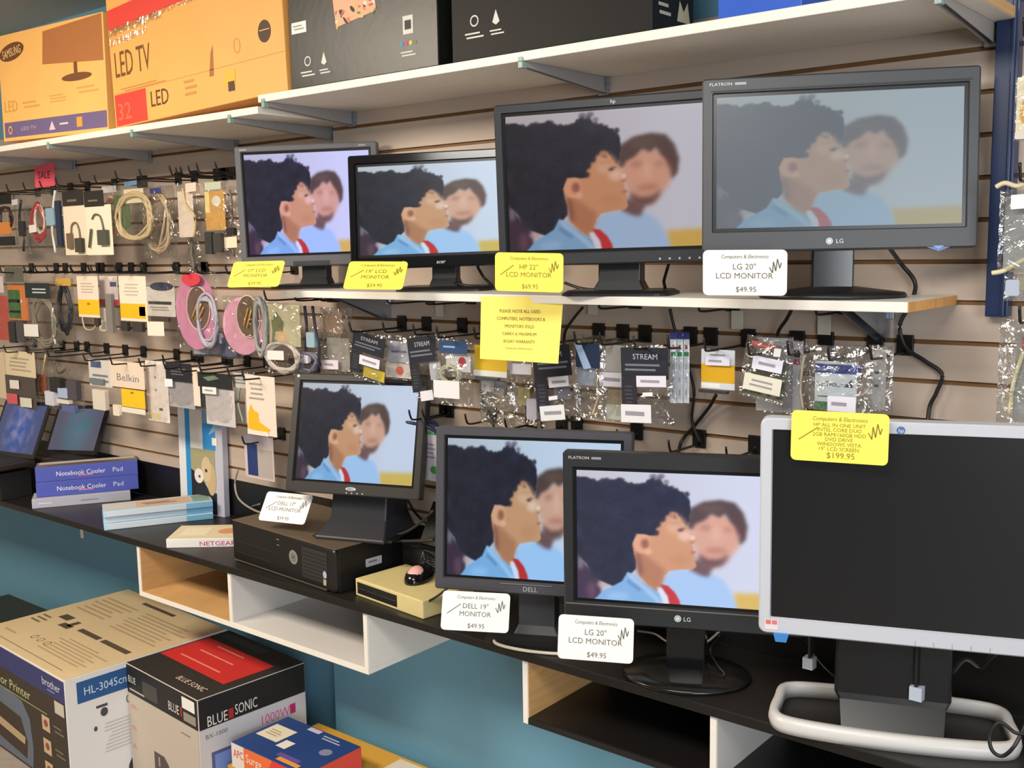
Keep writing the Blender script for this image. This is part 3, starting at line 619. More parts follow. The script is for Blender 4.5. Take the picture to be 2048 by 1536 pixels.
def d1(p, W, D, H):
    f = p('printed_art'); f.oval(W * .14, H * .83, .085, .028, C((112, 66, 36)), a=6); f.text('SAMSUNG', W * .14, H * .83, .028, C((240, 205, 140)), w=.125, y=-.001, rot=6)
    f.prism([(W * .44, H * .66), (W * .46, H * .95), (W * .99, H * .99), (W * .99, H * .60)], -.0007, -.0002, C((176, 112, 62)))
    f.rect(W * .73, H * .52, W * .76, H * .63, C((120, 74, 44)), -.001); f.oval(W * .75, H * .50, .09, .012, C((120, 74, 44)), -.0012)
    f.rect(W * .02, 0.012, W * .995, .062, C((112, 96, 136))); f.text('LED', W * .10, H * .33, .038, C((214, 158, 84)), w=.09); f.bars(W * .22, H * .28, W * .40, H * .36, 2, C((214, 158, 84))); f.bars(W * .48, H * .3, W * .66, H * .38, 3, C((218, 162, 90))); f.bars(W * .74, H * .34, W * .95, H * .42, 2, C((218, 162, 90)))
    f.ring(W * .08, .036, .014, .014, .005, C((240, 170, 80)), y=-.001); f.text('LED TV', W * .27, .037, .012, C((190, 170, 180)), w=.1, y=-.001); f.prism([(W * .47, .022), (W * .53, .022), (W * .50, .05)], -.0012, -.0007, C((220, 200, 200))); f.bars(W * .57, .03, W * .68, .044, 1, C((220, 200, 200)), y=-.001); f.rect(W * .73, .022, W * .78, .052, C((240, 160, 60)), -.001)
carton('monitor_box', 'smaller orange flat screen box with purple bottom band, far left of top shelf', at(8, 284, Y=1.775) * 1, .665, .13, .348, ORG, d1, roll=-1.4)
def d2(p, W, D, H):
    f = p('printed_art'); RED = C((222, 66, 52))
    f.poly([(0.003, H * .60), (W - .003, H * .665), (W - .003, H * .80), (0.003, H * .72)], RED)
    f.text('LED TV', W * .145, H * .385, .075, C((116, 72, 36)), w=.185); f.bars(W * .05, H * .205, W * .37, H * .235, 2, C((196, 132, 66)))
    f.rect(W * .01, .004, W * .215, .094, RED); f.text('32', W * .07, .045, .05, C((236, 110, 70)), w=.07, y=-.001); f.text('LED', W * .30, .06, .045, C((92, 56, 34)), w=.088)
    f.oval(W * .905, H * .335, .026, .028, C((70, 46, 30))); f.rect(W * .88, H * .34, W * .93, H * .345, C((240, 180, 100)), -.001); f.bars(W * .45, .04, W * .53, .09, 3, C((200, 140, 70)))
    f.poly([(W * .60, H * .17), (W * .625, H * .17), (W * .63, H * .34), (W * .615, H * .30)], C((170, 104, 56))); f.ring(W * .76, H * .30, .014, .02, .003, C((206, 144, 76))); f.rect(W * .68, .045, W * .74, .085, C((240, 180, 60)), -.0009); f.rect(W * .70, .03, W * .735, .055, C((80, 50, 36)), -.001)
    f.rect(0.003, .096, W - .003, .0975, C((206, 144, 80)))
    f.rect(W * .62, H * .885, W * .93, H * .985, C((40, 32, 30)), -.0009); f.rect(W * .77, H * .80, W * .79, H * .9, C((60, 44, 40)), -.0012); f.oval(W * .78, H * .775, .055, .014, C((62, 44, 40)), -.0014)
    f.oval(W * .08, H * .96, .022, .022, C((226, 84, 50))); f.bars(W * .16, H * .92, W * .36, H * .97, 2, C((196, 120, 60)))
    m = MB()
    tp = p('packing_tape'); rr = random.Random(3); n = 40
    for z0, z1, x0, x1 in ((H * .555, H * .60, 0.005, W * .35), (H * .50, H * .54, 0.005, W * .25), (H * .60, H * .645, W * .6, W - .005), (H * .575, H * .60, W * .02, W * .98)):
        vs = [(x0 + (x1 - x0) * k / n, -.0012 - rr.random() * .003, (z0 if j == 0 else z1) + H * .055 * (x0 + (x1 - x0) * k / n) / W * 1.2 + rr.uniform(-.003, .003)) for k in range(n + 1) for j in (0, 1)]
        tp.add(vs, [(2 * k, 2 * k + 2, 2 * k + 3, 2 * k + 1) for k in range(n)], POLYH)
q = at(232, 257, Y=1.762)
carton('monitor_box', 'tall orange flat screen box with red band standing across the shelf joint', q, .800, .14, .47, ORG2, d2, roll=2.0)
def icons(f, x, z, k=1.0):
    Wt = C((220, 218, 210))
    f.ring(x, z + .03 * k, .012 * k, .012 * k, .003, Wt); f.bars(x - .028 * k, z - .008 * k, x + .03 * k, z + .008 * k, 2, Wt)
    f.poly([(x + .06 * k, z + .045 * k), (x + .05 * k, z + .02 * k), (x + .06 * k, z + .014 * k), (x + .07 * k, z + .02 * k)], Wt); f.bars(x + .042 * k, z - .008 * k, x + .085 * k, z + .006 * k, 2, Wt)
def cmyk(f, x, z):
    Wt = C((220, 218, 210)); f.rect(x - .016, z + .02, x + .016, z + .06, Wt); f.rect(x - .01, z + .03, x + .01, z + .05, C((40, 40, 40)), -.001); f.bars(x - .026, z - .03, x + .026, z - .016, 2, Wt)
    for k, c in enumerate(((50, 150, 200), (200, 60, 120), (220, 200, 60), (120, 120, 110))): f.oval(x - .021 + k * .014, z, .005, .005, C(c))
def patch(f, x, z, W, H, rot, cols, seed):
    rr = random.Random(seed); ca, sa = math.cos(R(rot)), math.sin(R(rot)); T = lambda a, b_: (x + a * ca - b_ * sa, z + a * sa + b_ * ca)
    f.poly([T(-W / 2, -H / 2), T(W / 2, -H / 2), T(W / 2, H / 2), T(-W / 2, H / 2)], C((232, 178, 142)), -.0007)
    for k in range(26):
        a, b_ = rr.uniform(-W / 2, W / 2), rr.uniform(-H / 2, -H / 6); q = T(a, b_); f.oval(q[0], q[1], rr.uniform(.004, .012), rr.uniform(.002, .005), C(cols[k % len(cols)]), -.0009 - k * 2e-5, a=rr.uniform(0, 180), n=10)
PC_ = [(226, 120, 80), (40, 40, 40), (230, 220, 200), (90, 130, 90), (240, 190, 90), (200, 80, 90)]
def d3(p, W, D, H):
    f = p('printed_art'); icons(f, W * .13, .032); cmyk(f, W * .82, .06); patch(f, W * .47, H * .62, .14, .10, 8, PC_, 2)
    s = p('price_sticker'); s.rect(W * .02, H * .44, W * .13, H * .53, PAPERW); s.bars(W * .03, H * .46, W * .12, H * .51, 2, C((150, 150, 150)), y=-.001); s = p('white_label'); s.rect(W * .24, H * .93, W * .30, H * .99, PAPERW)
carton('printer_box', 'glossy black printer box with pale orange patch next to the red banded box', (-2.142, 1.768, Z(.400)), .503, .20, .30, GLB, d3)
def d4(p, W, D, H):
    f = p('printed_art'); icons(f, W * .13, .05); cmyk(f, W * .86, .105); patch(f, W * .46, H * .78, .15, .13, 10, PC_, 5)
    s = p('price_sticker'); s.rect(W * .01, H * .55, W * .15, H * .66, PAPERW); s.bars(W * .02, H * .57, W * .13, H * .63, 2, C((150, 150, 150)), y=-.001)
    g = p('printed_art', 'right'); g.bars(.02, .03, .07, .06, 2, C((180, 176, 160))); g.poly([(.09, .03), (.14, .03), (.13, .07), (.115, .05), (.1, .07)], C((190, 180, 150)))
carton('printer_box', 'glossy black printer box with multicoloured patch above the charcoal monitor', (-1.598, 1.768, Z(.400)), .508, .155, .34, M('black_matt_carton', (26, 26, 25), .5, noise=.12, nscale=40, spec=.2), d4)
def d6(p, W, D, H):
    f = p('printed_art'); f.text('Compaq', W * .45, .04, .022, C((226, 232, 244)), w=.085)
carton('cable_box', 'bright blue box on the right part of the top shelf', (-.955, 1.772, Z(.400)), .16, .12, .20, C((24, 84, 190), .4), d6)

# boxes on the floor
KR = M('kraft_top', (202, 180, 142), .6, noise=.04, nscale=5)
def dp(p, W, D, H):
    t = p('printed_art', 'top'); t.rect(.001, .001, W - .001, D - .001, KR, -.0004); K = C((84, 72, 58)); K2 = C((172, 150, 116)); K3 = C((120, 104, 80))
    t.rect(W * .42, D * .40, W * .63, D * .44, K); t.rect(W * .66, D * .40, W * .92, D * .44, K); t.rect(W * .30, D * .90, W * .62, D * .93, K); t.rect(W * .14, D * .44, W * .24, D * .50, K); t.rect(W * .26, D * .37, W * .36, D * .42, K); t.rect(W * .3, D * .40, W * .34, D * .48, K)
    for k in range(3): t.ring(W * (.34 + .07 * k), D * .19, .014, .014, .004, K3)
    t.bars(W * .04, D * .30, W * .16, D * .42, 3, K3); t.rect(W * .05, D * .055, W * .88, D * .062, C((140, 120, 92)))
    for a, c, e, g, n, s in ((.45, .12, .95, .32, 7, 2), (.45, .55, .96, .84, 8, 3), (.05, .58, .40, .84, 6, 4), (.08, .12, .25, .16, 1, 5)): t.bars(W * a, D * c, W * e, D * g, n, K2, seed=s)
    f = p('printed_art'); f.rect(.004, .002, W - .004, H - .006, C((62, 52, 44))); f.rect(.004, H - .075, W - .004, H - .006, C((56, 60, 112)), -.001); f.text('brother', W - .09, H - .035, .026, C((214, 216, 226)), w=.12, y=-.0014); f.bars(W - .12, H - .062, W - .05, H - .054, 1, C((150, 156, 190)), y=-.0014)
    f.text('Color Printer', W * .40, H - .115, .032, C((206, 206, 150)), w=.3, y=-.0014); f.rect(.01, H - .145, W * .8, H - .141, C((150, 160, 100)), -.0014)
    f.prism([(0.004, .01), (W * .60, .01), (W * .62, .08), (W * .60, .17), (W * .52, .22), (.004, .235)], -.0016, -.0008, C((104, 112, 130))); f.prism([(0.006, .06), (W * .54, .03), (W * .56, .09), (W * .50, .16), (.006, .18)], -.0024, -.0016, C((64, 50, 40))); f.prism([(0.006, .10), (W * .53, .075), (W * .54, .10), (.006, .13)], -.003, -.0024, C((190, 166, 130)))
    f.rect(W - .075, H - .12, W - .012, H - .08, C((204, 196, 180)), -.0016)
    for k in range(3): f.rect(W * .74, .02 + k * .075, W * .82, .068 + k * .075, C((206, 180, 146)), -.0016); f.bars(W * .86, .03 + k * .075, W * .97, .06 + k * .075, 2, C((120, 112, 96)), y=-.0016); f.oval(W * .78, .045 + k * .075, .014, .012, C((150, 80, 60)), -.002)
    g = p('printed_art', 'right'); g.rect(.002, .002, D - .004, H - .004, C((228, 226, 224))); g.rect(.035, H - .085, D - .01, H - .018, C((36, 88, 146)), -.001); g.text('HL-3045cn', .125, H - .051, .026, C((210, 226, 240)), w=.135, y=-.0014)
    g.bars(.09, H - .125, .14, H - .105, 1, C((70, 70, 74)), y=-.001); g.oval(.115, H - .135, .012, .014, C((70, 70, 74)), -.0012); g.ring(.20, H - .12, .013, .015, .004, C((110, 110, 112)), y=-.001)
    g.bars(.11, .10, .32, H - .17, 9, C((196, 194, 190)), y=-.001, seed=8); g.oval(.085, H - .18, .006, .008, C((80, 80, 90)), -.001); g.oval(.25, .02, .07, .06, C((60, 56, 56)), -.0012)
PL = at(128, 1362, Z=Z(-1.25))
carton('printer_box', 'large laser printer box with tan top and dark front in the lower left corner', (PL.x - .66 * math.cos(R(3)), PL.y + .66 * math.sin(R(3)), 0), .66, .555, Z(-1.25), M('white_carton', (226, 224, 220), .5), dp, yaw=-3)
bl = []
def db(p, W, D, H):
    t = p('printed_art', 'top'); t.rect(.001, .001, W - .001, D - .001, C((44, 40, 36)), -.0006); t.rect(W * .02, D * .30, W * .90, D * .78, C((196, 44, 40)), -.001); Wt = C((222, 140, 124))
    for k, a in enumerate((.40, .56, .70)): t.rect(W * (.16 + .04 * k), D * a, W * (.70 - .05 * k), D * (a + .018), Wt, -.0016)
    t.text('BLUE SONIC', W * .72, D * .14, .022, C((214, 196, 176)), w=.15, y=-.001); t.rect(W * .06, D * .86, W * .62, D * .95, C((60, 66, 68)), -.0008)
    def side(f, L, s):
        f.rect(.002, H - .092, L - .002, H - .002, C((26, 24, 22)), -.0008)
    f = p('printed_art'); side(f, W, 0); f.rect(.004, .004, W - .004, H - .093, C((196, 184, 170)), -.0007); f.text('BLUE', .035, H - .045, .022, C((220, 214, 204)), w=.045, y=-.0014); f.bars(.015, H - .085, .14, H - .072, 1, C((190, 184, 172)), y=-.0014); f.rect(.10, H - .08, .19, H - .03, C((70, 66, 64)), -.0012)
    f.text('BLUE', W - .135, H - .06, .028, C((226, 222, 212)), w=.06, y=-.0014); f.rect(W - .095, H - .075, W - .088, H - .045, C((190, 50, 50)), -.0014); f.rect(W - .085, H - .045, W - .015, H - .010, PAPERW, -.0016); f.rect(W - .08, H - .082, W - .012, H - .055, C((150, 142, 130)), -.0014)
    for k, z in enumerate((.03, .10, .16)): f.bars(.015, H - .11 - z, .06 - .01 * k, H - .095 - z, 2, C((204, 130, 130)), y=-.0012, seed=k)
    f.bars(W - .10, H - .13, W - .03, H - .12, 1, C((140, 126, 112)), y=-.0012); f.prism([(.15, .04), (.15, .13), (.21, .13), (.235, .11), (.235, .04)], -.0016, -.0008, C((84, 74, 72))); f.rect(.175, .09, .185, .12, C((160, 150, 150)), -.002)
    g = p('printed_art', 'right'); side(g, D, 1); g.rect(.002, .004, D - .002, H - .093, C((206, 204, 206)), -.0007)
    g.text('BLUE', .06, H - .072, .032, C((232, 228, 222)), w=.065, y=-.0014); g.rect(.096, H - .088, .112, H - .058, C((176, 40, 44)), -.0014); g.text('SONIC', .155, H - .066, .032, C((232, 228, 222)), w=.075, y=-.0014)
    g.text('1000W', .255, H - .13, .03, C((226, 92, 150)), w=.10, y=-.0014); g.rect(.305, H - .145, .325, H - .115, C((190, 40, 110)), -.0014); g.text('BX-1000', .055, H - .117, .014, C((110, 100, 96)), w=.07, y=-.0014)
    g.rect(.035, .10, .115, .20, C((86, 96, 140)), -.0012); g.rect(.045, .11, .10, .19, C((120, 146, 214)), -.0016)
    g.rect(.28, .04, .33, .18, C((40, 38, 40)), -.0012)
PB = at(393, 1399, Z=Z(-1.25))
carton('ups_box', 'black lidded box with red panel on top beside the printer box', (PB.x - .415, PB.y + .030, 0), .420, .365, Z(-1.252), M('beige_white_carton', (206, 198, 190), .5), db, yaw=-4.2)
def da(p, W, D, H):
    t = p('printed_art', 'top'); t.rect(.003, .003, W - .003, D - .003, C((30, 62, 122)), -.0006); t.rect(W * .05, D * .36, W * .34, D * .74, C((224, 214, 190)), -.001); t.bars(W * .09, D * .45, W * .28, D * .62, 3, C((170, 156, 120)), y=-.0014)
    t.rect(W * .38, D * .30, W * .50, D * .50, C((226, 222, 208)), -.001); t.rect(W * .36, D * .88, W * .52, D * .97, C((196, 190, 206)), -.001); t.bars(W * .58, D * .80, W * .86, D * .92, 2, C((180, 184, 200)), y=-.001); t.oval(W * .84, D * .58, .02, .018, C((130, 136, 160)), -.001)
    t.rect(W * .58, D * .05, W * .86, D * .13, C((226, 150, 70)), -.001); t.rect(W * .52, D * .13, W * .80, D * .22, C((96, 80, 150)), -.001)
    f = p('printed_art'); f.rect(.001, .001, W * .18, H - .001, C((226, 216, 206)), -.0008); f.text('APC', W * .10, H * .62, .024, C((206, 50, 56)), w=.044, y=-.0012); f.rect(W * .18, .001, W - .001, H - .001, C((232, 112, 60)), -.0008); f.text('Surge', W * .32, H * .62, .026, C((250, 226, 200)), w=.07, y=-.0012); f.prism([(W * .45, .001), (W * .58, H - .001), (W - .002, H - .001), (W - .002, .001)], -.0016, -.001, C((228, 56, 52)))
    g = p('printed_art', 'right'); g.rect(.001, .001, D - .001, H - .001, C((214, 74, 66)), -.0008)
carton('ups_box', 'blue topped box with red and orange front lying on the yellow box', (-2.448, 1.700, Z(-1.46)), .320, .205, .075, C((40, 70, 130)), da)
def dy(p, W, D, H):
    t = p('printed_art', 'top'); t.rect(.003, .003, W - .003, D - .003, C((214, 160, 56)), -.0006); t.rect(W * .52, D * .66, W * .70, D * .96, C((224, 210, 190)), -.001); t.text('APC', W * .61, D * .81, .03, C((170, 60, 50)), w=.075, y=-.0014); t.rect(W * .30, D * .1, W * .66, D * .5, C((226, 190, 60)), -.001); t.rect(W * .44, .003, W * .9, D * .1, C((190, 110, 50)), -.001)
carton('ups_box', 'yellow and brown box under the blue topped box at the bottom edge', (-2.47, 1.698, 0), .72, .34, Z(-1.461), C((206, 150, 50)), dy)
carton('storage_box', 'dark box behind the large printer box at the left edge', (-4.5, 1.62, 0), .62, .42, Z(-1.45), M('dark_green_carton', (52, 56, 52), .6), None)

# ------------------------------------------------------------------ on the counter
CT = Z(-.8928)
# desktop computer
p0 = at(671, 1190, Z=CT)
t = thing('desktop_computer', 'small black desktop computer lying flat on the counter under a monitor', 'computer', (-2.054, 1.773, CT), R(-3.9))
b = MB(); b.box(-.486, .012, 0, 0, .275, .118, M('satin_black_steel', (18, 18, 20), .45)); b.build('case', t, bevel=.002)
b = MB(); b.box(-.487, .0, .1185, .0, .276, .1205, M('dusty_brown_lid', (96, 82, 66), .5, noise=.12, nscale=7)); b.build('dusty_top', t, bevel=.001, label='dusty brown top surface')
b = MB(); b.loft([[(p[0], y, p[1]) for p in rrect(-.487, .002, 0.0, .118, .010)][::-1] for y in (.0115, .004)] + [[(p[0], 0, p[1]) for p in rrect(-.483, .006, -.004, .114, .008)][::-1]], M('front_black_plastic', (24, 23, 24), .35)); b.build('front_panel', t)
b = MB(); b.box(-.47, -.001, .062, -.29, 0, .064, C((44, 42, 42))); b.box(-.47, -.001, .030, -.29, 0, .032, C((44, 42, 42))); b.box(-.47, -.001, .030, -.468, 0, .064, C((44, 42, 42))); b.build('drive_bay', t)
b = MB(); b.oval(-.185, .066, .020, .020, C((134, 134, 128), .3), -.001); b.ring(-.185, .066, .012, .012, .002, C((96, 96, 92)), y=-.0014); b.oval(-.185, .066, .006, .006, C((88, 88, 84)), -.0016); b.build('badge', t)
b = MB(); b.prism(rrect(-.145, .02, -.035, .105, .004), -.0012, 0, C((44, 44, 44))); 
for k in range(7): b.box(-.14, -.0018, .028 + k * .0105, -.04, -.0012, .031 + k * .0105, C((30, 30, 30)))
b.build('vent_grille', t)
b = MB(); b.oval(-.045, .045, .008, .010, C((176, 180, 210)), -.002); b.build('sticker', t); b = MB(); b.rect(-.052, .016, -.040, .032, C((176, 170, 140)), -.002); b.build('sticker', t)
for z in (.102, .086): b = MB(); b.rect(-.262, z, -.25, z + .002, C((150, 150, 150)), -.001); b.build('led', t)
b = MB(); face_right(b, 0); b.prism(rrect(.10, .05, .155, .072, .003), -.001, 0, C((176, 178, 186))); b.bars(.108, .056, .148, .068, 1, C((110, 112, 120)), y=-.0014); b.build('side_label', t, label='silver label on the side')
b = MB(); b.box(-.48, -.002, 0.003, -.04, 0, .006, C((86, 82, 66))); b.build('bottom_trim', t)
# external drive
t = thing('external_drive', 'yellowish beige disc drive lying beside the desktop computer', 'drive', (-1.741, 1.773, CT), R(-6))
BG = M('yellowed_beige_plastic', (214, 198, 140), .5, noise=.04)
b = MB(); b.box(-.272, 0, 0, 0, .17, .046, BG); b.build('case', t, bevel=.003)
b = MB(); b.box(-.262, -.001, .008, -.10, .0, .038, C((28, 28, 28), .3)); b.build('front_slot', t); b = MB(); b.box(-.258, -.002, .022, -.104, -.001, .024, C((60, 60, 60), .3)); b.build('tray_door', t)
# mouse
mp = at(830, 1160, Z=CT + .046)
t = thing('computer_mouse', 'black mouse with pink and white shell on the beige drive', 'mouse', (mp.x + .005, mp.y + .01, CT + .0465), R(20))
def dome(a, bb, h, z0, k0, k1, n=20, cy=0):
    return [[(a * math.cos(2 * math.pi * k / n) * r, bb * math.sin(2 * math.pi * k / n) * r + cy, z0 + h * q) for k in range(n)] for r, q in [(math.cos(u), math.sin(u)) for u in [k0 + (k1 - k0) * j / 6 for j in range(7)]]]
b = MB(); b.loft([[(p[0], p[1], 0) for p in dome(.034, .056, .03, 0, 0, 1.5)[0]]] + dome(.034, .056, .034, .004, 0, 1.5), BLKG, True); b.build('body', t)
b = MB(); b.loft(dome(.027, .034, .030, .0095, .25, 1.5, cy=-.014), M('pink_white_shell', (238, 176, 170), .2, noise=.1, nscale=20), True); b.build('top_shell', t, label='pink and white top shell')  # pinkish glare on the black mouse, put into the colour of this cap
b = MB(); b.box(-.003, .026, .030, .003, .04, .036, C((60, 60, 60))); b.build('wheel', t, bevel=.001)

# cooler pads and book like boxes at left
def bookbox(name, label, fl, yaw, L, W_, H_, mat, spine=None, top=None, group=None, cat='box', edge=None):
    """long side L runs from fl towards the wall; spine drawn on the long side facing right"""
    t = thing(name, label, cat, fl, R(yaw), group)
    b = MB(); b.box(0, 0, 0, L, W_, H_, mat); b.build('box_body', t, bevel=.0015)
    if spine: m = MB(); spine(m, L, H_); m.build('printed_side', t)
    if top: m = MB(); face_top(m, H_); top(m, L, W_); m.build('printed_top', t)
    return t
BLU = M('royal_blue_carton', (72, 84, 176), .45)
GRT = M('pale_grey_carton', (176, 178, 192), .45)
def coolspine(m, L, H):
    m.text('Notebook Cooler', L * .44, H * .5, .017, C((236, 232, 240)), w=.165, y=-.0008); m.text('Pad', L * .80, H * .5, .017, C((208, 208, 232)), w=.034, y=-.0008)
    m.rect(.14, H * .25, .19, H * .32, C((226, 130, 150)), -.0011)
a1 = at(45, 1022, Z=CT)
bookbox('cooler_pad_box', 'pale grey box at the bottom of the blue box stack', (a1.x, a1.y + .035, CT), 59, .33, .11, .034, GRT, lambda m, L, H: (m.bars(.02, .01, .08, .022, 1, C((210, 210, 220))), m.bars(.16, .01, .24, .022, 1, C((140, 140, 170)))))
a2 = at(65, 993, Z=CT + .035); a2.x += .03
bookbox('cooler_pad_box', 'blue box with white and pink lettering, lower one of the stack', (a2.x, a2.y, CT + .035), 59, .345, .10, .053, BLU, coolspine, group=None)
def cooltop(m, L, W): m.rect(.004, .004, L - .004, W - .004, C((128, 112, 112)), -.0006); m.rect(.01, W * .5, L - .01, W * .9, C((196, 190, 180)), -.0009); m.poly([(.02, .02), (L * .5, W * .5), (L * .9, W * .3), (L * .6, .02)], C((84, 74, 78)), -.0011)
bookbox('cooler_pad_box', 'blue box with white and pink lettering, topmost of the stack', (a2.x - .002, a2.y + .002, CT + .0885), 59, .345, .10, .053, BLU, coolspine, cooltop)
a3 = at(207, 1062, Z=CT)
LBL = M('pale_blue_carton', (176, 214, 236), .45)
def lsp(m, L, H): m.rect(.01, .002, L * .75, H - .002, C((206, 214, 222)), -.0007); m.rect(L * .75, .002, L - .002, H - .002, C((120, 180, 214)), -.0007)
def ltop(m, L, W): m.rect(.004, .004, L - .004, W - .004, C((196, 196, 196)), -.0006); m.rect(L * .3, W * .15, L * .8, W * .8, C((206, 172, 146)), -.0009); m.bars(L * .35, W * .3, L * .7, W * .6, 2, C((110, 82, 70)), y=-.0012); m.rect(L * .82, W * .1, L * .98, W * .9, C((130, 160, 150)), -.0009)
for k in range(3):
    bookbox('network_card_box', 'thin pale blue box, %s of the stack at the counter edge' % ('bottom one', 'middle one', 'topmost')[k], (a3.x + (.0, -.004, .003)[k], a3.y + .003 + (.0, .004, -.001)[k], CT + k * .0215), 62 + (0, 1.0, 0)[k], .345, .115, .021, LBL, lsp, ltop if k == 2 else None)
a4 = at(330, 1097, Z=CT)
bookbox('network_card_box', 'white box with purple red lettering at the counter edge beside the computer', (a4.x, a4.y + .005, CT), 40, .28, .16, .028, M('white_carton'), lambda m, L, H: m.text('NETGEAR', L * .56, H * .45, .014, C((190, 60, 110)), w=.11), lambda m, L, W: (m.rect(.004, .004, L - .004, W - .004, C((222, 206, 170)), -.0006), m.oval(L * .6, W * .5, .03, .03, C((214, 150, 100)), -.0009), m.rect(L * .1, W * .2, L * .4, W * .8, C((230, 220, 190)), -.0009)))
# upright software box with dogs
t = thing('photo_paper_box', 'upright blue and white box with a picture of a dog', 'box', (-3.175, 2.075, CT), R(4))
Hh = .365
b = MB(); b.loft([[(p[0], p[1] + q, z) for p in ((-.03, 0), (.20, 0), (.20, .024), (-.03, .024))] for z, q in ((0, 0), (Hh, .008))], M('pale_lilac_carton', (190, 190, 206), .45)); b.build('box_body', t, bevel=.002)
tl = .008 / Hh
b = MB(); b.X = Matrix.Rotation(-math.atan(tl), 4, 'X')
b.rect(-.029, .002, .02, Hh, C((222, 224, 228))); b.rect(.008, .002, .034, Hh, C((40, 140, 206)), -.0008); b.rect(.034, Hh * .62, .1, Hh - .004, C((214, 212, 206)), -.0009); b.rect(.1, Hh * .62, .165, Hh - .004, C((52, 144, 214)), -.0009); b.poly([(.13, Hh * .76), (.17, Hh * .9), (.198, Hh * .93), (.198, Hh * .84)], C((150, 190, 226)), -.0011)
b.rect(.034, Hh * .30, .16, Hh * .62, C((160, 156, 120)), -.001); b.poly([(.034, .004), (.034, Hh * .42), (.09, Hh * .34), (.13, Hh * .22), (.165, .08), (.165, .004)], C((30, 34, 44)), -.0012)
b.oval(.115, Hh * .43, .026, .045, C((206, 186, 150)), -.0014); b.oval(.14, Hh * .34, .024, .055, C((196, 172, 130)), -.0013); b.oval(.075, Hh * .36, .024, .026, C((226, 220, 214)), -.0015); b.oval(.114, Hh * .42, .007, .006, C((80, 60, 50)), -.0018); b.oval(.078, Hh * .355, .006, .005, C((90, 70, 70)), -.0018)
b.build('printed_front', t)
b = MB(); b.X = Matrix.Rotation(-math.atan(tl), 4, 'X'); b.rect(.15, Hh * .67, .175, Hh * .74, PAPERW, -.002); b.build('price_sticker', t)
# laptops
def laptop(label, c, yaw, tilt, roll, W_, H_, wall, bd=.19):
    hz = c[2] - H_ / 2 * math.cos(R(tilt)) * 1.0 - .012
    t = thing('laptop', label, 'laptop', (c[0], c[1] - .5 * H_ * math.sin(R(tilt)), Z(hz)), R(yaw))
    b = MB(); b.box(-W_ / 2, -bd, 0, W_ / 2, .02, .02, M('brown_black_laptop', (46, 38, 34), .45)); b.build('base', t, bevel=.003)
    b = MB(); b.box(-W_ / 2 + .02, -bd * .62, .0202, W_ / 2 - .02, -.01, .0215, C((34, 32, 32))); b.build('keyboard', t)
    b = MB(); b.box(-.05, -bd * .94, .0202, .04, -bd * .68, .0212, C((60, 54, 50))); b.build('touchpad', t)
    X = Matrix.Translation((0, .012, .018)) @ Matrix.Rotation(R(-roll), 4, 'Y') @ Matrix.Rotation(-R(tilt), 4, 'X')
    b = MB(); b.X = X; b.prism(rrect(-W_ / 2, 0, W_ / 2, H_, .006), 0, .008, C((34, 33, 32), .4)); ld = b.build('lid', t)
    o = MB(); o.X = X; o.rect(-W_ / 2 + .015, .016, W_ / 2 - .015, H_ - .014, wall, -.0008); o.build('screen', ld)
    return t
def lapmat(name, a, c, d):
    m = bpy.data.materials.new(name); m.use_nodes = True; nt = m.node_tree; bs = nt.nodes['Principled BSDF']
    tc = nt.nodes.new('ShaderNodeTexCoord'); n = nt.nodes.new('ShaderNodeTexNoise'); n.inputs['Scale'].default_value = 22; n.inputs['Detail'].default_value = 5
    g = nt.nodes.new('ShaderNodeTexGradient'); g.gradient_type = 'SPHERICAL'; mp = nt.nodes.new('ShaderNodeMapping'); mp.inputs['Location'].default_value = (0, 0, -.9); mp.inputs['Scale'].default_value = (8, 4, 7)
    cr = nt.nodes.new('ShaderNodeValToRGB'); cr.color_ramp.elements[0].color = lin(c); cr.color_ramp.elements[1].color = lin(d); cr.color_ramp.elements[0].position = .42; cr.color_ramp.elements[1].position = .62
    mx = nt.nodes.new('ShaderNodeMix'); mx.data_type = 'RGBA'; mx.inputs[6].default_value = lin(a)
    nt.links.new(tc.outputs['Object'], mp.inputs[0]); nt.links.new(mp.outputs[0], g.inputs[0]); nt.links.new(tc.outputs['Object'], n.inputs['Vector']); nt.links.new(n.outputs['Fac'], cr.inputs[0])
    nt.links.new(g.outputs['Fac'], mx.inputs[0]); nt.links.new(cr.outputs[0], mx.inputs[7]); nt.links.new(mx.outputs[2], bs.inputs['Emission Color']); bs.inputs['Emission Strength'].default_value = .8
    bs.inputs['Base Color'].default_value = (.01, .01, .01, 1)
    return m
laptop('open black laptop with a deep blue picture at the left edge of the counter', (-4.003, 1.896, -.665), 2.9, 24.1, 2.0, .328, .220, lapmat('laptop_picture_blue', (70, 78, 120), (40, 90, 170), (150, 150, 190)))
laptop('open black laptop with a grey screen behind the blue box stack', (-3.87, 2.058, -.680), 5.9, 25.5, 4.2, .325, .198, lapmat('laptop_picture_grey', (92, 92, 108), (70, 130, 140), (110, 110, 140)), .11)
for i, (x, y, lb) in enumerate(((-4.003, 1.83, 'black riser box under the blue screened laptop'), (-3.88, 1.99, 'black riser box under the grey screened laptop'))):
    b = MB(); b.box(-.14, (-.08, -.06)[i], 0, .14, (.04, .08)[i], (.1, .08)[i], M('matte_black_board', (22, 20, 19), .6)); o = b.build('display_riser', bevel=.002, loc=(x, y, CT)); tag(o, lb, 'riser')
q = at(25, 972, Z=CT + .001)
t = thing('price_card', 'yellow card lying flat in front of the left laptop', 'price card', (q.x, q.y, CT + .0005), R(10)); b = MB(); b.slab([(-.1, -.03), (.08, -.04), (.09, .03), (-.09, .04)], 0, .0012, M('yellow_card')); b.build('card', t)

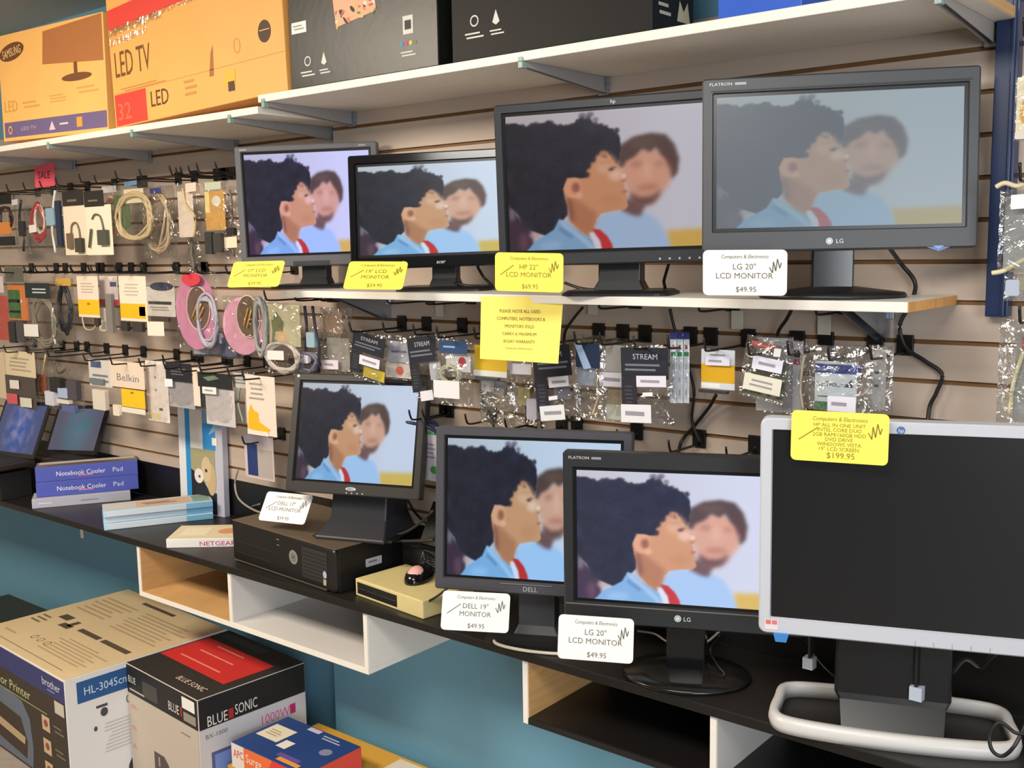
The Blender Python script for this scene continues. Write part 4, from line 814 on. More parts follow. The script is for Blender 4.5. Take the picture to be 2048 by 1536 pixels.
# cords and adapters
def cord(label, pts, r=.003, mat=None, name='power_cord', cat='cable', closed=False, group=None):
    b = MB(); b.tube(pts, r, mat or BLK, closed=closed); o = b.build(name); return tag(o, label, cat, group)
A = lambda x, y, Y=None, Z=None: tuple(at(x, y, Y=Y, Z=Z))
cord('long black cord curving down the slatwall at the right from the hazy monitor', [A(1775, 490, 1.95), A(1800, 525, 2.03), A(1830, 565, 2.045), A(1822, 605, 2.05), A(1800, 650, 2.05), A(1812, 695, 2.05), A(1850, 722, 2.05), A(1884, 748, 2.05), A(1873, 785, 2.05), A(1858, 820, 2.05), A(1853, 900, 2.03)], .0042)
cord('black cord hanging under the middle shelf below the hazy monitor', [A(1582, 622, 2.0), A(1572, 640, 2.02), A(1556, 665, 2.04), A(1552, 700, 2.05)], .0038)
cord('black cord running down between black labelled packs and yellow pack', [A(1340, 618, 2.02), A(1350, 660, 2.03), A(1372, 720, 2.04), A(1388, 780, 2.045), A(1384, 840, 2.045), A(1400, 885, 2.05)], .0036)
cord('black cord slanting down to the left under the yellow pack', [A(1432, 790, 2.03), A(1418, 815, 2.045), A(1390, 850, 2.05), A(1362, 885, 2.045), A(1355, 930, 2.0)], .004)
cord('black cord beside the yellow notice on the right', [A(1165, 615, 2.0), A(1145, 640, 2.03), A(1130, 665, 2.045), A(1128, 700, 2.05)], .0035)
cord('black cord looping down behind the crinkled bags below the notice', [A(1085, 738, 2.03), A(1066, 775, 2.045), A(1052, 810, 2.05), A(1060, 835, 2.05), A(1075, 860, 2.05)], .0032)
cord('thin black cord below the yellow topped pack', [A(962, 780, 2.045), A(968, 810, 2.05), A(985, 845, 2.05), A(990, 875, 2.05)], .003)
cord('black cord behind the gloss black monitor on the middle shelf', [A(955, 533, 1.96), A(968, 555, 1.98), A(985, 575, 1.97), A(940, 572, 1.93), A(890, 565, 1.94), A(840, 580, 1.95)], .0035)
cord('black cord under the charcoal monitor on the middle shelf', [A(1337, 530, 1.9), A(1328, 560, 1.93), A(1322, 583, 1.95), A(1240, 580, 1.97), A(1170, 578, 1.95), A(1130, 566, 1.96)], .0035)
cord('grey cord rising left of the black square monitor', [A(476, 940, 2.0), A(470, 968, 2.0), A(478, 998, 1.98), A(508, 1020, 1.95), A(548, 1032, 1.9)], .0032, C((150, 142, 132)), cat='cable')
cord('grey cord lying between the pale blue boxes and the computer', [A(440, 1012, Z=CT + .02), A(470, 1018, Z=CT + .02), A(495, 1015, Z=CT + .02), A(520, 1008, 2.02)], .003, C((120, 114, 108)))
cord('cream cord loop on the counter in front of the dark grey monitor', [(-1.50, 1.755, CT + .006), (-1.515, 1.80, CT + .004), (-1.45, 1.835, CT + .004), (-1.37, 1.84, CT + .004), (-1.33, 1.80, CT + .004), (-1.39, 1.765, CT + .004), (-1.46, 1.748, CT + .005)], .0038, C((214, 204, 180), .4), closed=True)
cord('black mouse cord over the beige drive', [A(925, 1150, 1.85), A(900, 1172, 1.83), A(870, 1195, 1.80), A(835, 1212, 1.79), A(812, 1212, 1.80)], .003)
cord('black cord hanging over the right rear corner of the desktop computer', [A(733, 1018, 2.0), A(745, 1045, 1.98), A(765, 1075, 1.96), A(800, 1082, 1.95), A(866, 1080, 1.93)], .0038, C((52, 48, 44)))
cord('black cord curving up to the dark grey monitor from the computer', [A(772, 1062, 1.97), A(800, 1068, 1.95), A(835, 1050, 1.95), A(866, 1022, 1.93)], .0038, C((46, 42, 40)))
cord('black cord dropping behind the black square monitor', [A(803, 985, 2.03), A(815, 1000, 2.04), A(830, 1025, 2.04), A(850, 1045, 2.02)], .0034)
b = MB(); b.X = Matrix.Translation((-2.0, 1.99, CT)) @ Matrix.Rotation(R(-8), 4, 'Z'); b.box(-.02, -.01, 0, .22, .05, .10, M('textured_black_plastic', (20, 20, 20), .6, bump=.4, nscale=80))
tag(b.build('speaker_box', bevel=.004), 'matte black box lying behind the beige drive', 'speaker')
b = MB(); b.X = Matrix.Translation((-1.80, 1.995, CT + .101)) @ Matrix.Rotation(R(-4), 4, 'Z') @ Matrix.Rotation(R(62), 4, 'X'); b.box(-.16, -.005, 0, .14, .115, .018, M('textured_black_plastic'))
tag(b.build('keyboard', bevel=.003), 'black keyboard leaning on the slatwall behind the beige drive', 'keyboard')
b = MB()
rr = random.Random(5); pts = []
for k in range(26): a = k * 1.15; pts.append((-1.86 + .045 * math.cos(a) + rr.uniform(-.01, .01), 1.945 + .016 * math.sin(a), CT + .06 + .012 * math.cos(a * 2.3) + rr.uniform(-.008, .008) + .0012 * k))
b.tube(pts, .0028, BLK); tag(b.build('power_cord'), 'tangled black cord bundle behind the mouse', 'cable')
def cross(name, label, x, y, z, w_, col):
    b = MB(); b.box(x - w_, y - .006, z - .011, x + w_, y + .006, z + .011, C(col, .35)); return b
# behind the silver monitor
b = MB(); b.box(-.81, 1.86, CT + .078, -.79, 1.88, CT + .1, C((170, 174, 180), .35)); b.box(-.80, 1.862, CT + .10, -.796, 1.878, CT + .22, BLK); tag(b.build('video_cable_plug'), 'grey video plug hanging under the silver monitor at left', 'plug')
b = MB(); b.box(-.60, 1.84, CT + .078, -.578, 1.86, CT + .103, C((180, 190, 204), .35)); b.box(-.592, 1.842, CT + .103, -.587, 1.858, CT + .22, BLK); tag(b.build('video_cable_plug'), 'pale blue video plug hanging under the middle of the silver monitor', 'plug')
cord('white cable tie loop under the silver monitor', [A(1712, 1318, 1.86), A(1722, 1300, 1.85), A(1745, 1298, 1.85), A(1758, 1308, 1.85), A(1735, 1306, 1.86), A(1722, 1320, 1.86)], .0022, C((200, 204, 214), .3), name='cable_tie', cat='cable tie')
cord('thin grey cord drooping under the silver monitor', [A(1722, 1318, 1.86), A(1750, 1340, 1.85), A(1790, 1355, 1.85), A(1830, 1362, 1.86), A(1880, 1350, 1.9)], .0022, C((90, 92, 98)))
cord('thin black cord crossing the foot of the silver monitor', [A(1610, 1280, 1.95), A(1640, 1325, 1.92), A(1680, 1360, 1.9), A(1720, 1370, 1.87), A(1775, 1360, 1.86), A(1790, 1310, 1.9)], .002)
cord('black cord coiled round the right end of the silver ring', [A(2048, 1468, 1.80), A(2030, 1465, 1.80), A(2000, 1445, 1.80), A(1980, 1470, 1.795), A(1984, 1500, 1.79), A(2005, 1512, 1.79), A(2030, 1490, 1.79), A(2055, 1440, 1.82)], .0032)
cord('black cord bundle behind the silver monitor at right', [A(1870, 1310, 1.97), A(1895, 1330, 1.96), A(1880, 1350, 1.95), A(1905, 1345, 1.95), A(1930, 1320, 1.96), A(1960, 1335, 1.97), A(1990, 1310, 1.97), A(2040, 1290, 1.99)], .005)
cord('black cord on the round foot of the bright monitor', [A(1440, 1270, 1.9), A(1420, 1300, 1.9), A(1435, 1330, 1.88), A(1450, 1350, 1.87), A(1425, 1352, 1.88)], .0025)
cord('grey cord behind the foot of the bright monitor', [A(1275, 1262, 1.97), A(1310, 1268, 1.96), A(1340, 1285, 1.95), A(1400, 1290, 1.96), A(1440, 1262, 1.98)], .0025, C((150, 146, 140)))
p = at(2022, 1440, Z=CT)
carton('adapter_box', 'grey green box at the right edge beside the silver ring', (p.x, p.y + .03, CT), .2, .12, .075, C((150, 150, 132), .5), lambda q, W, D, H: q('dark_slot').prism(rrect(.012, .012, .15, .06, .006), -.001, 0, C((60, 60, 54))), yaw=0)
# ------------------------------------------------------------------ hooks and hanging packets
GA, GB, GC = Z(.411 - .0757 * 2), Z(.411 - .0757 * 6), Z(.411 - .0757 * 10)      # left rows of hooks
GD, GE = Z(.4164 - .0762 * 8), Z(.4164 - .0762 * 11)                            # right rows of hooks
def make_hook(L, label):
    t = thing('display_hook', label, 'hook', (0, 0, 0))
    b = MB(); b.box(-.016, -.006, -.028, .016, .004, .012, HOOKM); b.build('plate', t, bevel=.001)
    b = MB(); b.tube([(0, -.004, -.012), (0, -.012, -.020), (0, -L * .5, -.021), (0, -L + .012, -.020), (0, -L, -.012), (0, -L - .006, .008)], .0027, HOOKM, seg=6, n=3); b.build('prong', t)
    return t
_hk = {}
def hook(X, zg, yw, L, label, group=None):
    key = round(L, 3)
    if key not in _hk: o = make_hook(L, label); _hk[key] = o; o.location = (X, yw - .0005, zg)
    else: o = dup(_hk[key], (X, yw - .0005, zg), label)
    o['label'] = label
    if group: o['group'] = group
    elif 'group' in o: del o['group']
    return o
def bag_mesh(b, W, H, d, mat, seed, belly=.5):
    rr = random.Random(seed); nx, nz = 9, 13; F_ = []
    for s in (-1, 1):
        vs = []
        for j in range(nz + 1):
            for i in range(nx + 1):
                u, v = i / nx, j / nz
                q = (math.sin(math.pi * u) ** .5) * (math.sin(math.pi * min(1, max(0, v))) ** .5)
                jit = rr.uniform(-1, 1) * d * .35 if 0 < i < nx and 0 < j < nz else 0
                ex = rr.uniform(-1, 1) * W * .012
                vs.append(((u - .5) * W + ex, s * (d * q * (1 - .35 * v) + jit * .6) , v * H))
        fs = [(j * (nx + 1) + i, j * (nx + 1) + i + 1, (j + 1) * (nx + 1) + i + 1, (j + 1) * (nx + 1) + i) for j in range(nz) for i in range(nx)]
        b.add(vs, fs if s < 0 else [f[::-1] for f in fs], mat, False)
_n = [0]
import re
def short(l):
    while len(l.split()) > 12: l = re.match(r'(.*) (in|at|under|behind|below|beside|above|between|left of|right of|over|and) ', l).group(1)
    return l
def hang(name, label, cat, px, Y, layers, bag=None, yaw=0, roll=0, zg=None, yw=None, group=None, L=None, hk=None, th=.008):
    """px: box in the photo the packet fills; Y: its distance; layers in 0..1 of its face, v downwards"""
    _n[0] += 1; sd = _n[0]
    x0, y0, x1, y1 = px; cx, cy = (x0 + x1) / 2, (y0 + y1) / 2
    a = at(x0, cy, Y=Y); c = at(x1, cy, Y=Y); top = at(cx, y0, Y=Y); bot = at(cx, y1, Y=Y)
    W, H = c.x - a.x, top.z - bot.z; X = (a.x + c.x) / 2
    t = thing(name, label, cat, (X, Y, bot.z), rot=(0, R(-roll), R(yaw)), group=group)
    U = lambda u: (u - .5) * W
    V = lambda v: (1 - v) * H
    for k, l in enumerate(layers):
        kind, pn = l[0], l[1]; b = MB(); y = -.0011 * k - .0005 - (th * .9 if bag and pn in ('black_label', 'black_stem', 'header_card', 'dark_board') else 0)
        if kind == 'card':                        # flat printed card: u0,v0,u1,v1,colour, [extras]
            u0, v0, u1, v1, col = l[2:7]
            b.box(U(u0), y - .0004, V(v1), U(u1), y, V(v0), C(col))
            for e in (l[7] if len(l) > 7 else []):
                if e[0] == 'bars': b.bars(U(e[1]), V(e[4]), U(e[3]), V(e[2]), e[5], C(e[6]), y=y - .0007, seed=sd)
                if e[0] == 'rect': b.rect(U(e[1]), V(e[4]), U(e[3]), V(e[2]), C(e[5]), y - .0006)
                if e[0] == 'oval': b.oval(U(e[1]), V(e[2]), e[3] * W, e[4] * H, C(e[5]), y - .0008)
                if e[0] == 'poly': b.poly([(U(p[0]), V(p[1])) for p in e[1]], C(e[2]), y - .0008)
                if e[0] == 'text': b.text(e[1], U(e[2]), V(e[3]), e[5] * H, C(e[6]), w=e[4] * W, y=y - .0009)
                if e[0] == 'cable': b.tube([(U(p[0]), y - .003, V(p[1])) for p in e[1]], e[3], C(e[2]), seg=6)
        elif kind == 'sticker':
            u0, v0, u1, v1, col = l[2:7]
            yy = -(th if bag else .004) * .9 - .0015 - .0011 * len(layers)
            b.prism([(U(u0), V(v1)), (U(u1), V(v1 - .01)), (U(u1), V(v0)), (U(u0), V(v0 + .01))], yy - .0004, yy, C(col))
            if len(l) > 7 and l[7]: b.bars(U(u0 + (u1 - u0) * .12), V(v1 - (v1 - v0) * .2), U(u1 - (u1 - u0) * .1), V(v0 + (v1 - v0) * .25), l[7], C((150, 148, 156)), y=yy - .0006, seed=sd)
        elif kind == 'coil':                      # u,v,ru,rv,colour,turns,radius
            u, v, ru, rv, col, n, r = l[2:9]; rr = random.Random(sd * 7 + k); pts = []
            for q in range((n + 2) * 8 + 1):
                g = 2 * math.pi * q / 8; f = 1 + rr.uniform(-.2, .16)
                pts.append((U(u) + ru * W * f * math.cos(g), y - .002 - .003 * math.sin(g * 1.7 + k), V(v) + rv * H * f * math.sin(g)))
            b.tube(pts, r, C(col, .4), seg=6, n=3)
        elif kind == 'wire':                      # list of (u,v), colour, radius
            b.tube([(U(p[0]), y - .003, V(p[1])) for p in l[2]], l[4], C(l[3], .4), seg=6, n=4)
        elif kind == 'block':                     # u0,v0,u1,v1,colour,depth
            u0, v0, u1, v1, col, dp_ = l[2:8]; b.prism(rrect(U(u0), V(v1), U(u1), V(v0), min(.004, (U(u1) - U(u0)) * .2, (V(v0) - V(v1)) * .2)), y - dp_, y, C(col, .4))
        elif kind == 'oval':
            u, v, ru, rv, col = l[2:7]; b.prism([(U(u) + ru * W * math.cos(g), V(v) + rv * H * math.sin(g)) for g in [2 * math.pi * q / 24 for q in range(24)]], y - .002, y, C(col, .4))
        elif kind == 'ring':
            u, v, ru, rv, col, r = l[2:8]; b.tube([(U(u) + ru * W * math.cos(g), y - .002, V(v) + rv * H * math.sin(g)) for g in [2 * math.pi * q / 14 for q in range(14)]], r, C(col, .35), closed=True, n=3)
        b.build(pn, t)
    if bag:
        b = MB(); bag_mesh(b, W, H * 1.0, th, {'c': POLY, 'h': POLYH}[bag], sd); b.build('clear_bag', t)
    if zg is not None:
        hx = X if hk is None else hk
        L_ = L or round(max(.06, yw - Y + .05), 2)
        hook(hx, zg, yw, L_, 'black hook holding the ' + short(label.split(', ')[0]), None)
    return t
WH, CR, YE, NV, BK, GY, OR_ = (232, 230, 228), (226, 210, 184), (236, 190, 30), (34, 44, 84), (26, 26, 30), (150, 148, 146), (222, 126, 54)
Ya = 1.99
def row(zg, yw, items):
    for it in items:
        kw = it[6] if len(it) > 6 else {}
        hang(it[0], it[1], it[2], it[3], it[4], it[5], zg=kw.pop('zg', zg), yw=yw, **kw)
row(GA, WYL, [
 ('cable_pack', 'dark packet with orange plugs at the left edge of the top hook row', 'cable pack', (-6, 388, 34, 500), 1.99, [('card', 'header_card', .1, 0, .9, .18, BK), ('coil', 'cable', .5, .42, .3, .2, (60, 34, 34), 3, .004), ('block', 'plug', .25, .5, .75, .72, (222, 140, 66), .01), ('block', 'plug', .1, .76, .9, .92, BK, .01)], dict(bag='c')),
 ('cable_pack', 'silvery packet with a black plug, second from left in the top row', 'cable pack', (30, 388, 60, 508), 1.99, [('wire', 'cable', [(.6, .1), (.4, .4), (.6, .7), (.5, .95)], (40, 38, 42), .005), ('block', 'plug', .4, .45, .75, .7, (40, 40, 44), .01), ('sticker', 'price_sticker', .1, .08, .5, .18, (214, 208, 214))], dict(bag='h')),
 ('cable_pack', 'clear packet with a red cable and small white sticker', 'cable pack', (60, 380, 96, 498), 1.99, [('coil', 'cable', .5, .55, .34, .3, (170, 60, 70), 3, .004), ('coil', 'cable', .6, .5, .26, .22, (214, 200, 180), 2, .003), ('sticker', 'price_sticker', .08, .58, .5, .72, (238, 232, 228))], dict(bag='c')),
 ('cable_pack', 'slim packet with white and light blue cables beside the adapter cards', 'cable pack', (96, 374, 128, 512), 1.99, [('wire', 'cable', [(.65, .05), (.45, .3), (.3, .6), (.4, .95)], (226, 228, 220), .005), ('block', 'plug', .1, .3, .6, .55, (150, 180, 200), .012), ('block', 'plug', .65, .2, .95, .85, (40, 52, 76), .008)], dict(bag='c')),
 ('adapter_card', 'white card with two black adapters and black header, left of the pair', 'adapter card', (128, 380, 172, 510), 1.96, [('card', 'backing_card', 0, .22, 1, 1, (238, 222, 198)), ('card', 'header_card', .02, .0, .98, .24, (46, 42, 38), [('bars', .2, .12, .8, .2, 1, (120, 110, 96))]), ('wire', 'cable', [(.35, .75), (.4, .55), (.6, .5), (.72, .6), (.75, .75)], (120, 110, 90), .003), ('block', 'plug', .2, .66, .42, .9, (120, 100, 80), .008), ('block', 'plug', .6, .74, .92, .96, (70, 66, 56), .01)]),
 ('adapter_card', 'white card with one hooked adapter cable and black header, right of the pair', 'adapter card', (172, 378, 224, 510), 1.94, [('card', 'backing_card', 0, .24, 1, 1, (242, 228, 204)), ('card', 'header_card', .0, .02, .76, .26, (40, 38, 34), [('bars', .1, .14, .66, .2, 1, (120, 114, 100))]), ('wire', 'cable', [(.3, .45), (.42, .38), (.62, .42), (.72, .62)], (96, 96, 76), .003), ('block', 'plug', .56, .62, .9, .85, (78, 82, 70), .012), ('wire', 'cable', [(.26, .6), (.2, .75), (.14, .88)], (84, 88, 70), .0045)]),
 ('cable_pack', 'pinkish clear packet just right of the adapter cards', 'cable pack', (208, 372, 244, 480), 2.01, [('coil', 'cable', .5, .55, .3, .35, (206, 160, 134), 3, .004), ('card', 'header_card', .1, .0, .9, .12, (200, 196, 196))], dict(bag='h')),
 ('cable_pack', 'large clear packet with a beige coiled cable and green board', 'cable pack', (228, 362, 312, 490), 1.95, [('card', 'green_board', .02, .2, .4, .75, (84, 108, 66)), ('card', 'paper_insert', .28, .12, .75, .34, (236, 222, 190)), ('coil', 'cable', .52, .56, .4, .36, (190, 170, 130), 5, .0045), ('sticker', 'header_sticker', .42, .0, .72, .08, (90, 130, 160))], dict(bag='c', th=.014)),
 ('cable_pack', 'large clear packet of looped beige cable with dark blue header', 'cable pack', (286, 372, 352, 516), 1.98, [('card', 'header_card', .38, .03, .72, .1, (56, 66, 130)), ('coil', 'cable', .5, .5, .36, .38, (176, 152, 124), 5, .0045), ('wire', 'cable', [(.8, .2), (.7, .5), (.5, .85)], (232, 214, 180), .004)], dict(bag='h', th=.014)),
 ('cable_pack', 'white packet with pale pink label near the leftmost grey monitor', 'cable pack', (354, 364, 402, 480), 1.98, [('card', 'paper_insert', .06, .15, .7, .95, (228, 212, 196)), ('wire', 'cable', [(.35, .1), (.45, .4), (.8, .6), (.7, .95)], (206, 180, 130), .004), ('sticker', 'price_sticker', .55, .02, .98, .18, (238, 204, 190))], dict(bag='c')),
 ('cable_pack', 'long thin grey packet hanging below the others in the top row', 'cable pack', (376, 452, 400, 545), 2.02, [('wire', 'cable', [(.5, .05), (.4, .5), (.5, .95)], (110, 100, 88), .006), ('sticker', 'price_sticker', .3, .02, .8, .1, (230, 226, 226))], dict(bag='h')),
 ('cable_pack', 'gold yellow packet with dark plugs at the bottom', 'cable pack', (410, 364, 456, 514), 1.98, [('card', 'paper_insert', .05, .12, .9, .64, (214, 164, 84), [('rect', .05, .12, .25, .4, (240, 220, 150)), ('oval', .55, .25, .2, .07, (226, 220, 206))]), ('block', 'plug', .1, .66, .4, .96, (50, 56, 54), .012), ('block', 'plug', .48, .68, .82, .94, (64, 60, 56), .012), ('card', 'header_card', .2, .0, .9, .1, (190, 196, 170))], dict(bag='c')),
 ('cable_pack', 'narrow clear packet with a black plug beside the leftmost grey monitor', 'cable pack', (450, 372, 480, 520), 1.99, [('wire', 'cable', [(.5, .05), (.6, .4), (.4, .6), (.55, .95)], (120, 112, 106), .0035), ('block', 'plug', .3, .56, .8, .66, (44, 42, 40), .012), ('sticker', 'price_sticker', .05, .68, .95, .84, (236, 222, 196))], dict(bag='c')),
])
row(GB, WYL, [
 ('cable_pack', 'red packet at the left edge of the second hook row', 'cable pack', (-10, 552, 18, 682), 1.99, [('card', 'paper_insert', .0, .3, 1, .98, (206, 84, 66)), ('card', 'header_card', .1, .0, .9, .25, (220, 206, 206))], dict(bag='c')),
 ('cable_pack', 'green and orange striped packet in the second row', 'cable pack', (14, 532, 60, 690), 1.96, [('card', 'header_card', .1, .02, .9, .2, (96, 100, 86)), ('card', 'striped_card', .1, .24, .95, .68, (232, 132, 56), [('rect', .1, .30, .62, .66, (52, 112, 48)), ('rect', .1, .42, .7, .46, (222, 230, 214)), ('rect', .1, .56, .6, .59, (200, 216, 160))]), ('block', 'plug', .15, .7, .42, .97, (44, 42, 42), .012), ('block', 'plug', .5, .7, .8, .95, (74, 72, 76), .012)], dict(bag='c')),
 ('cable_pack', 'packet with dark header label over a grey coiled cable and white sticker', 'cable pack', (54, 562, 120, 692), 1.95, [('card', 'header_card', .1, .03, .86, .26, (34, 46, 48), [('bars', .3, .1, .8, .2, 2, (190, 200, 196))]), ('coil', 'cable', .55, .62, .32, .34, (132, 124, 108), 4, .005), ('wire', 'cable', [(.85, .4), (.8, .7), (.85, .95)], (206, 204, 210), .004), ('sticker', 'price_sticker', .02, .66, .46, .86, (236, 230, 224))], dict(bag='c', th=.014)),
 ('cable_pack', 'dark packet with black cable right of the grey coiled cable packet', 'cable pack', (112, 556, 150, 682), 1.98, [('coil', 'cable', .5, .5, .3, .35, (40, 42, 50), 4, .005), ('card', 'header_card', .2, .0, 1, .12, (206, 164, 80))], dict(bag='h')),
 ('cable_card', 'cream card with a yellow square above a thin pale cable', 'cable card', (156, 552, 198, 636), 1.95, [('card', 'backing_card', .0, .0, 1, .98, (238, 220, 202), [('bars', .15, .15, .85, .42, 4, (196, 176, 160)), ('rect', 0, .56, 1, .92, YE), ('oval', .5, .66, .08, .03, (190, 120, 20))]), ('wire', 'cable', [(.2, .98), (.3, 1.25), (.7, 1.25), (.95, .98)], (190, 176, 150), .003), ('block', 'plug', .86, .98, 1.06, 1.16, (54, 46, 40), .01)]),
 ('cable_pack', 'small packet with red band and white plug between the yellow square cards', 'cable pack', (198, 552, 240, 668), 1.98, [('card', 'backing_card', .1, .0, .95, .5, (222, 206, 204), [('rect', .05, .4, .95, .5, (180, 40, 60)), ('rect', .6, .1, .9, .18, (70, 80, 120))]), ('block', 'plug', .1, .55, .4, .95, (226, 214, 196), .01), ('block', 'plug', .5, .3, .78, .96, (130, 126, 120), .012)], dict(bag='c')),
 ('cable_card', 'cream card with a yellow square above two black plugs', 'cable card', (240, 552, 294, 644), 1.95, [('card', 'backing_card', .0, .0, 1, .98, (240, 222, 204), [('bars', .15, .15, .85, .45, 4, (198, 178, 162)), ('rect', 0, .6, .94, .92, (240, 182, 26)), ('rect', .7, .66, .92, .86, (250, 210, 140))]), ('block', 'plug', .1, .98, .35, 1.2, (50, 48, 44), .012), ('block', 'plug', .55, .98, .9, 1.2, (58, 54, 52), .012)]),
 ('cable_pack', 'white card packet with dark navy oval top and blank white sticker', 'cable pack', (294, 548, 352, 672), 1.95, [('card', 'backing_card', .02, .2, .98, .68, (214, 206, 198), [('oval', .55, .2, .4, .07, (40, 48, 76)), ('rect', .06, .44, .86, .49, (50, 48, 50)), ('bars', .1, .52, .9, .6, 2, (140, 134, 130))]), ('block', 'plug', .2, .68, .8, .76, (70, 56, 50), .008), ('sticker', 'price_sticker', .08, .76, .66, 1.0, (238, 224, 208))], dict(bag='c')),
 ('cable_pack', 'pink oval cable pack with red top and gold centre', 'cable pack', (352, 542, 436, 702), 1.93, [('oval', 'pink_shell', .5, .5, .48, .48, (206, 136, 170)), ('oval', 'header_card', .52, .1, .22, .08, (206, 60, 72)), ('oval', 'window', .58, .46, .26, .26, (110, 84, 74)), ('ring', 'window_rim', .58, .46, .27, .27, (228, 200, 180), .002), ('wire', 'gold_cable', [(.44, .58), (.6, .38)], (206, 158, 70), .003), ('wire', 'gold_cable', [(.52, .6), (.68, .4)], (206, 158, 70), .003), ('wire', 'gold_cable', [(.6, .6), (.74, .44)], (190, 140, 60), .003), ('coil', 'cable', .8, .6, .2, .3, (168, 164, 178), 2, .005)], dict(bag='c', th=.016)),
 ('cable_pack', 'pink oval cable pack half hidden under the left end of the middle shelf', 'cable pack', (448, 592, 536, 712), 1.93, [('oval', 'pink_shell', .45, .5, .46, .48, (214, 156, 178)), ('oval', 'window', .6, .34, .25, .34, (104, 84, 66)), ('ring', 'window_rim', .6, .34, .26, .35, (222, 196, 180), .002), ('wire', 'gold_cable', [(.5, .5), (.62, .2)], (206, 160, 76), .003), ('wire', 'gold_cable', [(.58, .52), (.7, .22)], (206, 160, 76), .003), ('coil', 'cable', .88, .5, .12, .42, (150, 150, 148), 2, .006)], dict(bag='c', th=.016)),
 ('connector_pack', 'packet of grey metal connectors below and between the pink oval packs', 'connector pack', (384, 655, 486, 716), 1.97, [('block', 'connector', .1, .3, .34, .9, (160, 164, 180), .014), ('block', 'connector', .4, .2, .62, .85, (110, 116, 136), .014), ('block', 'connector', .68, .3, .96, .9, (80, 86, 110), .014), ('sticker', 'price_sticker', .06, .2, .34, .6, (226, 224, 232)), ('sticker', 'price_sticker', .5, .15, .7, .5, (216, 216, 230))], dict(bag='h')),
])
